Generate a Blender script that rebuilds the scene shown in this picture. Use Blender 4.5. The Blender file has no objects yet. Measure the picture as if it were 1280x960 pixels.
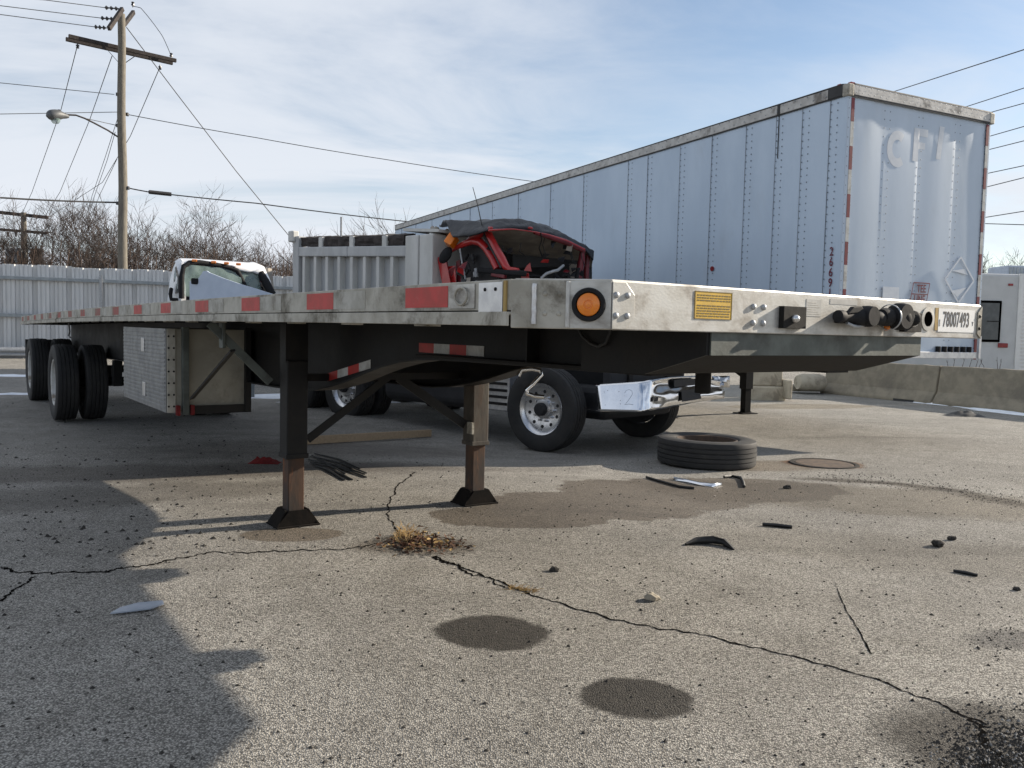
import bpy, math, random
import numpy as np
from mathutils import Vector, Matrix, Euler, noise as mnoise
random.seed(7)
S = bpy.context.scene
COL = S.collection
R_ = math.radians

# ------------------------------------------------------------------ camera
CF, CP, CR, CH = 1051.77, .0637, .0216, 1.326       # focal length (px of a 1280 picture), pitch, roll, height
FW = np.array([0, math.cos(CP), -math.sin(CP)])
_a = np.array([1., 0, 0]); _u = np.array([0, math.sin(CP), math.cos(CP)])
RT = _a*math.cos(CR) + _u*math.sin(CR); UP = -_a*math.sin(CR) + _u*math.cos(CR)
CAM = np.array([0, 0, CH])
cd = bpy.data.cameras.new('camera'); cam = bpy.data.objects.new('camera', cd); COL.objects.link(cam)
cd.sensor_width = 36; cd.lens = CF/1280*36; cd.clip_start = .05; cd.clip_end = 5000
cam.matrix_world = Matrix(((RT[0], UP[0], -FW[0], 0), (RT[1], UP[1], -FW[1], 0), (RT[2], UP[2], -FW[2], CH), (0, 0, 0, 1)))
S.camera = cam

# ------------------------------------------------------------------ sky, sun, exposure
SUN_AZ, SUN_EL = R_(65.7), R_(22.4)                   # azimuth from +Y towards +X
w = bpy.data.worlds.new('World'); S.world = w; w.use_nodes = True
nt = w.node_tree; nt.nodes.clear()
def N(t, ty, **k):
    n = t.nodes.new(ty)
    for a, b in k.items():
        if a.startswith('i_'):
            n.inputs[a[2:].replace('_', ' ')].default_value = b
        else: setattr(n, a, b)
    return n
def mth(t, op, a, b=None, c=None, clamp=False):
    n = t.nodes.new('ShaderNodeMath'); n.operation = op; n.use_clamp = clamp
    for i, q in enumerate((a, b, c)):
        if q is None: continue
        if hasattr(q, 'is_linked'): t.links.new(q, n.inputs[i])
        else: n.inputs[i].default_value = q
    return n.outputs[0]
def mixc(t, fac, a, b, blend='MIX'):
    n = t.nodes.new('ShaderNodeMix'); n.data_type = 'RGBA'; n.blend_type = blend
    for s, q in ((0, fac), (6, a), (7, b)):
        if hasattr(q, 'is_linked'): t.links.new(q, n.inputs[s])
        elif s == 0: n.inputs[0].default_value = q
        else: n.inputs[s].default_value = (*q[:3], 1)
    return n.outputs[2]
def ramp(t, val, a, b):
    n = t.nodes.new('ShaderNodeMapRange'); n.interpolation_type = 'SMOOTHSTEP'
    t.links.new(val, n.inputs[0]); n.inputs[1].default_value = a; n.inputs[2].default_value = b
    return n.outputs[0]
sky = N(nt, 'ShaderNodeTexSky', sky_type='NISHITA', sun_disc=False, sun_elevation=SUN_EL, sun_rotation=SUN_AZ,
        air_density=1.0, dust_density=.6, ozone_density=1.5, altitude=200)
tc = N(nt, 'ShaderNodeTexCoord')
sep = N(nt, 'ShaderNodeSeparateXYZ'); nt.links.new(tc.outputs['Generated'], sep.inputs[0])
zc_ = mth(nt, 'ADD', mth(nt, 'MAXIMUM', sep.outputs[2], 0.0), .16)
cv = N(nt, 'ShaderNodeCombineXYZ')
nt.links.new(mth(nt, 'DIVIDE', sep.outputs[0], zc_), cv.inputs[0]); nt.links.new(mth(nt, 'DIVIDE', sep.outputs[1], zc_), cv.inputs[1])
mp = N(nt, 'ShaderNodeMapping'); mp.inputs['Rotation'].default_value = (0, 0, 2.2); mp.inputs['Scale'].default_value = (.6, 1.0, 1); mp.inputs['Location'].default_value = (0, 0, 0)
nt.links.new(cv.outputs[0], mp.inputs[0])
n1 = N(nt, 'ShaderNodeTexNoise', i_Scale=.8, i_Detail=9.0, i_Roughness=.6, i_Distortion=.9); nt.links.new(mp.outputs[0], n1.inputs[0])
n2 = N(nt, 'ShaderNodeTexNoise', i_Scale=.35, i_Detail=2.0); nt.links.new(mp.outputs[0], n2.inputs[0])
cl = mth(nt, 'ADD', mth(nt, 'MULTIPLY', n1.outputs[0], .6), mth(nt, 'MULTIPLY', n2.outputs[0], .5))
cl = ramp(nt, cl, .39, .60)
hz = mth(nt, 'POWER', mth(nt, 'SUBTRACT', 1.0, mth(nt, 'MAXIMUM', sep.outputs[2], 0.0), clamp=True), 5.0)
fac = mth(nt, 'ADD', mth(nt, 'MULTIPLY', cl, .82), mth(nt, 'MULTIPLY', hz, .30), clamp=True)
cloud = mixc(nt, fac, sky.outputs[0], (5.8, 6.1, 6.6))
bg = N(nt, 'ShaderNodeBackground', i_Strength=.09); nt.links.new(cloud, bg.inputs[0])
wo = N(nt, 'ShaderNodeOutputWorld'); nt.links.new(bg.outputs[0], wo.inputs[0])
sd = bpy.data.lights.new('sun', 'SUN'); sd.energy = 5.0; sd.angle = R_(.55); sd.color = (1, .89, .74)
sun = bpy.data.objects.new('sun', sd); COL.objects.link(sun)
SD = Vector((math.cos(SUN_EL)*math.sin(SUN_AZ), math.cos(SUN_EL)*math.cos(SUN_AZ), math.sin(SUN_EL)))
sun.rotation_euler = SD.to_track_quat('Z', 'Y').to_euler(); sun.location = SD*60
S.view_settings.view_transform = 'Standard'; S.view_settings.look = 'None'; S.view_settings.gamma = 1
S.view_settings.use_curve_mapping = False; S.view_settings.exposure = 0.65

# ------------------------------------------------------------------ geometry of the place
CTRL = np.array([(-1.35, 5.1, .10), (-.27, 5.95, .10), (0, 2, .09), (1.5, 2.5, .09), (-1.2, 2.4, .09), (-6.2, 11.4, -.02), (-8., 14, .02), (.45, 10.1, -.12),
                 (1.9, 11.4, -.1), (2.0, 8.7, -.02), (4, 14.4, 0), (9.6, 15.8, 0), (7.5, 20, 0), (-15, 24.7, .2), (-7, 28, .2), (3, 5, .04), (-3, 8, .04),
                 (6, 8, 0), (0, -8, .1), (-12, 2, .1), (14, 4, 0), (0, 40, .25), (30, 30, .1), (-40, 40, .25), (-5, 19, .1), (3, 20, .05), (8.6, 17.9, 0), (10.6, 13.9, 0), (11.2, 12.5, 0), (8, 16, 0)])
def gz(x, y):
    d = (CTRL[:, 0]-x)**2 + (CTRL[:, 1]-y)**2 + .5
    k = d**-1.6
    return float((k*CTRL[:, 2]).sum()/k.sum())
def ray(x, y): return FW + RT*((x-640)/CF) + UP*((480-y)/CF)
def atp(x, y, d):                                     # a point at forward distance d
    return CAM + ray(x, y)*d
def onplane(x, y, p0, n):
    r = ray(x, y); return CAM + r*(np.dot(np.array(p0)-CAM, n)/np.dot(r, n))
def G(x, y):                                          # a point on the ground
    z = .05
    for _ in range(12):
        P = onplane(x, y, (0, 0, z), (0, 0, 1)); z = gz(P[0], P[1])
    return np.array([P[0], P[1], z])

class Frame:
    def __init__(s, x, y, th, z=0):
        s.o = np.array([x, y, z]); s.th = th
        s.w = np.array([math.cos(th), math.sin(th), 0]); s.u = np.array([-math.sin(th), math.cos(th), 0])
    def g(s, X, Y, Z): return s.o + s.w*X + s.u*Y + np.array([0, 0, Z])
    def l(s, P):
        v = np.asarray(P)-s.o; return (float(v@s.w), float(v@s.u), float(v[2]))
    def px(s, x, y, X=None, Y=None):
        if X is not None: return s.l(onplane(x, y, s.g(X, 0, 0), s.w))
        return s.l(onplane(x, y, s.g(0, Y, 0), s.u))

# ------------------------------------------------------------------ materials
MATS = {}
def mat(name, c1, c2=None, sc=6, rough=.6, metal=0., bump=.1, bsc=60, dirt=None, dsc=2., dth=(.5, .65), damt=.8, r2=None, coat=0., spec=.5, stretch=None, emit=None, alpha=None, trans=0., dist=.004):
    m = bpy.data.materials.new(name); m.use_nodes = True; t = m.node_tree; t.nodes.clear()
    out = N(t, 'ShaderNodeOutputMaterial'); b = N(t, 'ShaderNodeBsdfPrincipled'); t.links.new(b.outputs[0], out.inputs[0])
    tc = N(t, 'ShaderNodeTexCoord'); co = tc.outputs['Object']
    if stretch:
        mpp = N(t, 'ShaderNodeMapping'); mpp.inputs['Scale'].default_value = stretch; t.links.new(co, mpp.inputs[0]); co = mpp.outputs[0]
    c2 = c2 or tuple(q*.75 for q in c1)
    a = N(t, 'ShaderNodeTexNoise', i_Scale=sc, i_Detail=6.0, i_Roughness=.62); t.links.new(co, a.inputs[0])
    f = ramp(t, a.outputs[0], .36, .64)
    c = mixc(t, f, c1, c2)
    rg = mth(t, 'ADD', mth(t, 'MULTIPLY', f, ((r2 if r2 is not None else rough+.08)-rough)), rough)
    if dirt:
        d = N(t, 'ShaderNodeTexNoise', i_Scale=dsc, i_Detail=9.0, i_Roughness=.7, i_Distortion=.3); t.links.new(co, d.inputs[0])
        df = mth(t, 'MULTIPLY', ramp(t, d.outputs[0], *dth), damt)
        c = mixc(t, df, c, dirt); rg = mth(t, 'ADD', rg, mth(t, 'MULTIPLY', df, .25), clamp=True)
        if metal: t.links.new(mth(t, 'MULTIPLY', mth(t, 'SUBTRACT', 1.0, df), metal), b.inputs['Metallic'])
    elif metal: b.inputs['Metallic'].default_value = metal
    t.links.new(c, b.inputs['Base Color']); t.links.new(rg, b.inputs['Roughness'])
    b.inputs['Specular IOR Level'].default_value = spec; b.inputs['Coat Weight'].default_value = coat
    if trans: b.inputs['Transmission Weight'].default_value = trans
    if alpha is not None: b.inputs['Alpha'].default_value = alpha
    if bump:
        e = N(t, 'ShaderNodeTexNoise', i_Scale=bsc, i_Detail=5.0); t.links.new(co, e.inputs[0])
        bp = N(t, 'ShaderNodeBump', i_Strength=bump, i_Distance=dist); t.links.new(e.outputs[0], bp.inputs['Height']); t.links.new(bp.outputs[0], b.inputs['Normal'])
    MATS[name] = m; return m
mat('alum', (.56, .55, .52), (.42, .41, .38), 9, .42, .5, .10, 90, dirt=(.15, .115, .08), dsc=5, dth=(.46, .72), damt=.75, stretch=(1, 1, 1.6))
mat('alum_side', (.47, .45, .395), (.35, .33, .28), 7, .6, .25, .3, 70, dirt=(.10, .085, .06), dsc=4, dth=(.5, .68), damt=.85)
mat('alum_clean', (.66, .66, .66), (.55, .55, .56), 14, .32, .8, .12, 120, dirt=(.22, .19, .15), dsc=8, dth=(.6, .8), damt=.6)
mat('galv', (.42, .43, .44), (.34, .35, .36), 20, .5, .5, .1, 80)
mat('frame_black', (.013, .013, .014), (.020, .019, .018), 5, .5, 0, .2, 60, dirt=(.06, .052, .043), dsc=2.5, dth=(.55, .85), damt=.45, spec=.2)
mat('coupler', (.115, .13, .118), (.07, .078, .07), 6, .55, .2, .2, 50, dirt=(.05, .045, .04), dsc=4, dth=(.5, .75))
mat('grease', (.010, .0095, .009), (.02, .018, .016), 6, .75, 0, .3, 40, spec=.25)
mat('rust_leg', (.035, .028, .024), (.085, .046, .028), 9, .8, 0, .3, 60, dirt=(.27, .105, .042), dsc=5, dth=(.5, .7), stretch=(1, 1, .3))
mat('grey_leg', (.085, .074, .060), (.05, .044, .038), 7, .7, .1, .3, 60, dirt=(.10, .06, .04), dsc=5, dth=(.5, .7), stretch=(1, 1, .3))
mat('shoe_black', (.009, .0085, .008), (.018, .015, .013), 9, .9, 0, .3, 60, spec=.1)
mat('void', (.003, .003, .003), None, 9, 1., 0, 0, spec=.0)
mat('rust_dark', (.10, .066, .045), (.065, .048, .038), 12, .9, 0, .5, 70)
mat('rust', (.22, .105, .05), (.12, .065, .04), 12, .85, 0, .4, 70)
mat('rubber', (.017, .017, .018), (.03, .029, .028), 8, .72, 0, .15, 120, dirt=(.075, .068, .06), dsc=3, dth=(.5, .8), damt=.5)
mat('rim_alu', (.72, .72, .73), (.6, .6, .6), 8, .25, .9, .05, 60, dirt=(.25, .21, .17), dsc=6, dth=(.55, .8), damt=.6)
mat('rim_white', (.62, .62, .60), (.5, .49, .46), 8, .5, 0, .1, 60, dirt=(.2, .15, .1), dsc=6)
mat('red_tape', (.50, .035, .03), (.40, .05, .04), 14, .5, 0, .05, 60, dirt=(.30, .26, .22), dsc=9, dth=(.55, .75), damt=.6)
mat('white_tape', (.60, .60, .57), (.48, .47, .44), 14, .5, 0, .05, 60, dirt=(.26, .23, .19), dsc=6, dth=(.46, .7), damt=.8)
mat('red_faded', (.38, .06, .05), (.30, .10, .08), 9, .6, 0, .05, 60, dirt=(.24, .2, .16), dsc=5, dth=(.42, .62), damt=.8)
mat('pale_tape', (.47, .455, .41), (.36, .345, .30), 9, .6, 0, .05, 60, dirt=(.15, .13, .10), dsc=5, dth=(.48, .7), damt=.8)
mat('maroon_tape', (.20, .018, .026), (.16, .02, .025), 14, .45, 0, .05, 60)
mat('amber', (.85, .24, .012), (.78, .2, .01), 30, .25, 0, .2, 150, coat=.5)
mat('black_plastic', (.018, .018, .02), (.016, .016, .017), 20, .7, 0, .1, 90, dirt=(.035, .033, .03), dsc=8, dth=(.58, .85), damt=.4, spec=.2)
mat('yellow_decal', (.68, .42, .03), (.58, .36, .04), 18, .55, 0, .03, 60, dirt=(.4, .3, .12), dsc=9, dth=(.6, .8))
mat('ink', (.02, .02, .022), None, 20, .6, 0, 0)
mat('ink_soft', (.16, .11, .02), None, 20, .6, 0, 0)
mat('paper', (.80, .80, .79), (.76, .76, .75), 12, .55, 0, 0)
mat('paper_dirty', (.52, .51, .48), (.42, .41, .38), 12, .6, 0, .05)
mat('cardboard', (.42, .29, .10), (.34, .23, .09), 20, .8, 0, .1)
mat('cream_board', (.34, .32, .265), (.28, .265, .22), 5, .65, 0, .1, 40, dirt=(.14, .125, .1), dsc=3, dth=(.5, .75))
mat('diamond_plate', (.27, .275, .28), (.21, .215, .22), 9, .45, .55, .2, 70, dirt=(.17, .15, .13), dsc=4, dth=(.55, .8))
mat('deck_wood', (.26, .22, .17), (.18, .15, .115), 7, .85, 0, .4, 40, stretch=(6, 1, 6))
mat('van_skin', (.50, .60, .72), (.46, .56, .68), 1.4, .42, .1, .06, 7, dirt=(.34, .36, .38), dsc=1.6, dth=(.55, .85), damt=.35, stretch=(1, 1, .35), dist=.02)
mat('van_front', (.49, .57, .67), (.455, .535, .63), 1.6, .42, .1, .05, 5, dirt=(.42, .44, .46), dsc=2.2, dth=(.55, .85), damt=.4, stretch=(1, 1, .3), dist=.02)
mat('van_rail', (.52, .51, .49), (.42, .41, .39), 7, .5, .25, .15, 60, dirt=(.13, .115, .10), dsc=2.2, dth=(.52, .66), damt=.8)
mat('black_paint', (.015, .015, .016), None, 9, .5, 0, .1)
mat('ghost', (.68, .715, .76), (.63, .67, .72), 14, .5, 0, .0)
mat('seam', (.33, .38, .44), None, 10, .5, .1, 0)
mat('rivet', (.20, .24, .29), None, 10, .4, .4, 0)
mat('maroon_ink', (.15, .010, .030), None, 14, .5, 0, 0)
mat('red_paint', (.46, .022, .022), (.38, .02, .02), 6, .28, 0, .05, 30, coat=.4, dirt=(.2, .03, .03), dsc=4, dth=(.6, .8))
mat('dark_red', (.17, .013, .02), (.10, .01, .015), 6, .4, 0, .2, 30)
mat('tarp', (.014, .016, .021), (.022, .025, .032), 7, .5, 0, .5, 22, dist=.02)
mat('cab_inner', (.36, .32, .27), (.26, .23, .20), 5, .85, 0, .3, 30)
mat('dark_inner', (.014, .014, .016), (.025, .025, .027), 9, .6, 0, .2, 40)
mat('chrome', (.80, .81, .83), (.74, .75, .77), 5, .07, 1.0, .12, 5, dirt=(.3, .27, .24), dsc=6, dth=(.62, .85), damt=.6, dist=.012)
mat('dump_grey', (.46, .47, .475), (.40, .41, .415), 5, .5, .1, .12, 40, dirt=(.27, .255, .235), dsc=3, dth=(.55, .8), damt=.6, stretch=(1, 1, .4))
mat('dump_white', (.60, .60, .58), (.52, .52, .50), 5, .5, 0, .12, 40, dirt=(.35, .31, .26), dsc=3, dth=(.55, .8), damt=.6, stretch=(1, 1, .4))
mat('white_paint', (.74, .75, .77), (.68, .69, .71), 5, .3, 0, .05, 30, coat=.3)
mat('hood_sheet', (.50, .57, .68), (.46, .53, .64), 4, .5, 0, .1, 10)
mat('glass', (.30, .40, .38), (.24, .33, .31), 7, .12, 0, .3, 9, spec=.7, alpha=.55, dist=.01)
mat('rv_glass', (.09, .10, .105), None, 4, .12, 0, 0)
mat('glass_dark', (.02, .024, .026), None, 7, .08, 0, .0)
mat('fence_sheet', (.64, .65, .655), (.55, .56, .565), 4, .45, .25, .08, 40, dirt=(.33, .32, .30), dsc=2, dth=(.55, .8), damt=.5, stretch=(1, 1, .25))
mat('fence_rail', (.33, .36, .38), (.27, .30, .32), 8, .5, .4, .1, 60)
mat('pole_wood', (.21, .19, .155), (.14, .128, .108), 9, .9, 0, .5, 40, stretch=(5, 5, .5), dirt=(.11, .095, .08), dsc=2, dth=(.5, .75))
mat('arm_wood', (.055, .045, .042), (.035, .03, .028), 9, .9, 0, .4, 40)
mat('wire', (.025, .025, .027), None, 9, .6, 0, 0)
mat('ceramic', (.05, .05, .055), None, 9, .3, 0, 0)
mat('dark_can', (.11, .115, .12), (.08, .085, .09), 6, .5, .2, .1)
mat('grey_can', (.36, .37, .38), (.3, .31, .32), 6, .5, .2, .1)
mat('bark', (.075, .057, .045), (.05, .038, .032), 12, .95, 0, .3, 40)
mat('twig', (.06, .045, .038), (.042, .032, .029), 3, .95, 0, 0)
mat('brush', (.10, .066, .048), (.065, .047, .037), 2, .95, 0, 0)
mat('concrete', (.235, .205, .155), (.18, .158, .122), 4, .9, 0, .5, 30, dirt=(.13, .115, .095), dsc=1.6, dth=(.5, .72), damt=.75)
mat('concrete_pale', (.40, .355, .28), (.33, .29, .225), 5, .9, 0, .4, 30, dirt=(.2, .17, .13), dsc=3)
mat('snow', (.80, .83, .88), (.7, .74, .8), 9, .7, 0, .4, 40)
mat('rv_skin', (.52, .53, .53), (.48, .49, .49), 3, .45, 0, .05, 20)
mat('rv_white', (.74, .74, .72), (.68, .68, .66), 3, .45, 0, .05, 20)
mat('red_lens', (.26, .012, .016), None, 12, .25, 0, 0, coat=.4)
mat('crack', (.007, .0065, .006), (.012, .011, .010), 40, 1., 0, 0, spec=.0)
mat('gravel', (.075, .07, .064), (.035, .033, .03), 60, .95, 0, .4, 90, spec=.08)
mat('gravel_pale', (.34, .33, .31), (.2, .19, .18), 60, .9, 0, .3, 90)
mat('leaf', (.11, .045, .02), (.055, .028, .015), 30, .85, 0, .2, 90)
mat('straw', (.46, .32, .14), (.36, .23, .09), 30, .85, 0, .1, 90)
mat('black_rubber', (.012, .012, .012), (.02, .02, .02), 20, .5, 0, .3, 60)
mat('red_cloth', (.20, .014, .014), (.12, .01, .01), 12, .9, 0, .4, 60)
mat('board', (.34, .25, .16), (.27, .2, .125), 6, .85, 0, .3, 50, stretch=(1, 8, 8))
mat('ice', (.5, .55, .63), (.4, .45, .52), 9, .15, 0, .2, 30, alpha=.75)
mat('blue_paint', (.3, .42, .62), None, 9, .5, 0, 0)
mat('ac_blue', (.42, .47, .54), (.36, .4, .46), 9, .5, 0, 0)

def ground_material():
    m = bpy.data.materials.new('asphalt'); m.use_nodes = True; t = m.node_tree; t.nodes.clear(); MATS['asphalt'] = m
    out = N(t, 'ShaderNodeOutputMaterial'); b = N(t, 'ShaderNodeBsdfPrincipled'); t.links.new(b.outputs[0], out.inputs[0])
    tc = N(t, 'ShaderNodeTexCoord'); co = tc.outputs['Object']
    def noi(sc, det=5., rough=.6, dist=0.):
        n = N(t, 'ShaderNodeTexNoise', i_Scale=sc, i_Detail=det, i_Roughness=rough, i_Distortion=dist); t.links.new(co, n.inputs[0]); return n.outputs[0]
    big = ramp(t, noi(.55, 6, .65, .4), .35, .68)
    c = mixc(t, big, (.375, .36, .33), (.275, .264, .243))
    med = ramp(t, noi(3.2, 7, .7), .42, .72)
    c = mixc(t, mth(t, 'MULTIPLY', med, .45), c, (.17, .158, .137))
    tr = N(t, 'ShaderNodeMapping'); tr.inputs['Rotation'].default_value = (0, 0, .75); tr.inputs['Scale'].default_value = (.16, 1.5, 1); t.links.new(co, tr.inputs[0])
    trn = N(t, 'ShaderNodeTexNoise', i_Scale=1.1, i_Detail=5.0, i_Roughness=.6); t.links.new(tr.outputs[0], trn.inputs[0])
    c = mixc(t, mth(t, 'MULTIPLY', ramp(t, trn.outputs[0], .52, .70), .42), c, (.165, .155, .14))
    # aggregate: single stones
    vo = N(t, 'ShaderNodeTexVoronoi', i_Scale=165.0, i_Randomness=1.0); t.links.new(co, vo.inputs['Vector'])
    sp = N(t, 'ShaderNodeSeparateColor'); t.links.new(vo.outputs['Color'], sp.inputs[0])
    stone = ramp(t, sp.outputs[0], .0, 1.)
    c = mixc(t, 1.0, c, mixc(t, stone, (.52, .51, .50), (1.54, 1.53, 1.50)), 'MULTIPLY')
    gap = ramp(t, vo.outputs['Distance'], .35, .75)
    c = mixc(t, mth(t, 'MULTIPLY', gap, .66), c, (.045, .042, .038))
    pit = ramp(t, noi(46, 3, .6), .60, .70)
    c = mixc(t, mth(t, 'MULTIPLY', pit, .75), c, (.05, .046, .042))
    rough = .9
    # stains with edges of their own: (x, y, rx, ry, angle, colour, amount, softness)
    wob = noi(2.3, 5, .65); wob2 = noi(14, 4, .6)
    sx = N(t, 'ShaderNodeSeparateXYZ'); t.links.new(co, sx.inputs[0])
    wet = None
    def rfield(cx, cy, rx, ry, ang, wa):
        ca, sa = math.cos(ang), math.sin(ang)
        dx = mth(t, 'SUBTRACT', sx.outputs[0], cx); dy = mth(t, 'SUBTRACT', sx.outputs[1], cy)
        ex = mth(t, 'DIVIDE', mth(t, 'ADD', mth(t, 'MULTIPLY', dx, ca), mth(t, 'MULTIPLY', dy, sa)), rx)
        ey = mth(t, 'DIVIDE', mth(t, 'SUBTRACT', mth(t, 'MULTIPLY', dy, ca), mth(t, 'MULTIPLY', dx, sa)), ry)
        r = mth(t, 'SQRT', mth(t, 'ADD', mth(t, 'MULTIPLY', ex, ex), mth(t, 'MULTIPLY', ey, ey)))
        r = mth(t, 'ADD', r, mth(t, 'MULTIPLY', mth(t, 'SUBTRACT', wob, .5), wa))
        return mth(t, 'ADD', r, mth(t, 'MULTIPLY', mth(t, 'SUBTRACT', wob2, .5), wa*.35))
    def apply(r, col, amt, soft, iswet):
        nonlocal c, wet
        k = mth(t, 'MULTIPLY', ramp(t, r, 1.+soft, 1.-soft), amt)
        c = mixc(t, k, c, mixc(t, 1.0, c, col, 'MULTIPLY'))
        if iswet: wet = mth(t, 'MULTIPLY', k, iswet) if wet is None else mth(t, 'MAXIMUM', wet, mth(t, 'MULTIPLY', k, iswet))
    def stain(cx, cy, rx, ry, ang, col, amt, soft=.06, wa=.5, iswet=0.): apply(rfield(cx, cy, rx, ry, ang, wa), col, amt, soft, iswet)
    def sp_(x, y): P = G(x, y); return P[0], P[1]
    a, bq = sp_(620, 790); stain(a, bq, .235, .19, 0, (.13, .118, .105), .97, .10, .75, .25)
    a, bq = sp_(792, 872); stain(a, bq, .185, .16, -.3, (.12, .11, .10), .97, .10, .75, .25)
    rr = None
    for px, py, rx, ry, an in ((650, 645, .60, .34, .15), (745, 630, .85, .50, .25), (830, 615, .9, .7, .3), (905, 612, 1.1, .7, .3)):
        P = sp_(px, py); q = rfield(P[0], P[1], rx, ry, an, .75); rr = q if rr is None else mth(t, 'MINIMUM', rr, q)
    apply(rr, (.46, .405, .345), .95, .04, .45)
    for (x0, y0), (x1, y1), wd in (((1000, 598), (1110, 604), .10), ((1090, 602), (1200, 614), .12), ((1180, 611), (1290, 634), .15)):
        A, B = sp_(x0, y0), sp_(x1, y1); L = math.hypot(B[0]-A[0], B[1]-A[1])
        stain((A[0]+B[0])/2, (A[1]+B[1])/2, L*.62, wd, math.atan2(B[1]-A[1], B[0]-A[0]), (.35, .32, .29), .9, .55, 1.5)
    a, bq = sp_(1060, 622); stain(a, bq, 1.8, .75, -.2, (.60, .56, .50), .9, .25, .9, .1)
    a, bq = sp_(1120, 690); stain(a, bq, 1.3, .5, -.3, (.72, .70, .67), .8, .4, 1.0)
    a, bq = sp_(1030, 580); stain(a, bq, .42, .34, 0, (.62, .36, .22), .9, .12, .5)
    a, bq = sp_(960, 582); stain(a, bq, .9, .35, .2, (.55, .46, .36), .7, .3, .7)
    a, bq = sp_(365, 668); stain(a, bq, .30, .17, .1, (.52, .45, .38), .9, .06, .4)
    a, bq = sp_(1000, 508); stain(a, bq, 1.6, .5, .3, (.68, .62, .52), .8, .05, .5)
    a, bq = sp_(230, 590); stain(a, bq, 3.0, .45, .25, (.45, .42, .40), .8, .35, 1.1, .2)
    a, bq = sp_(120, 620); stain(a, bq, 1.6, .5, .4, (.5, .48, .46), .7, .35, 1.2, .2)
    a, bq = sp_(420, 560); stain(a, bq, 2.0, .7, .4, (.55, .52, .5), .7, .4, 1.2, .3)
    a, bq = sp_(1225, 925); stain(a, bq, .32, .26, .5, (.22, .21, .20), .92, .35, 1.0)
    a, bq = sp_(1270, 800); stain(a, bq, .22, .13, .2, (.42, .42, .44), .8, .35, 1.2)
    a, bq = sp_(520, 682); stain(a, bq, .34, .2, .0, (.4, .36, .32), .8, .3, 1.0)
    t.links.new(c, b.inputs['Base Color'])
    t.links.new(mth(t, 'SUBTRACT', .92, mth(t, 'MULTIPLY', wet, .75)), b.inputs['Roughness'])
    b.inputs['Specular IOR Level'].default_value = .4
    h = mth(t, 'ADD', mth(t, 'MULTIPLY', sp.outputs[1], .6), mth(t, 'SUBTRACT', 1.0, vo.outputs['Distance']))
    h = mth(t, 'ADD', h, mth(t, 'MULTIPLY', noi(30, 4), 1.4))
    h = mth(t, 'SUBTRACT', h, mth(t, 'MULTIPLY', pit, 1.2))
    bp = N(t, 'ShaderNodeBump', i_Strength=.8, i_Distance=.005); t.links.new(h, bp.inputs['Height']); t.links.new(bp.outputs[0], b.inputs['Normal'])
    return m
ground_material()

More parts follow.
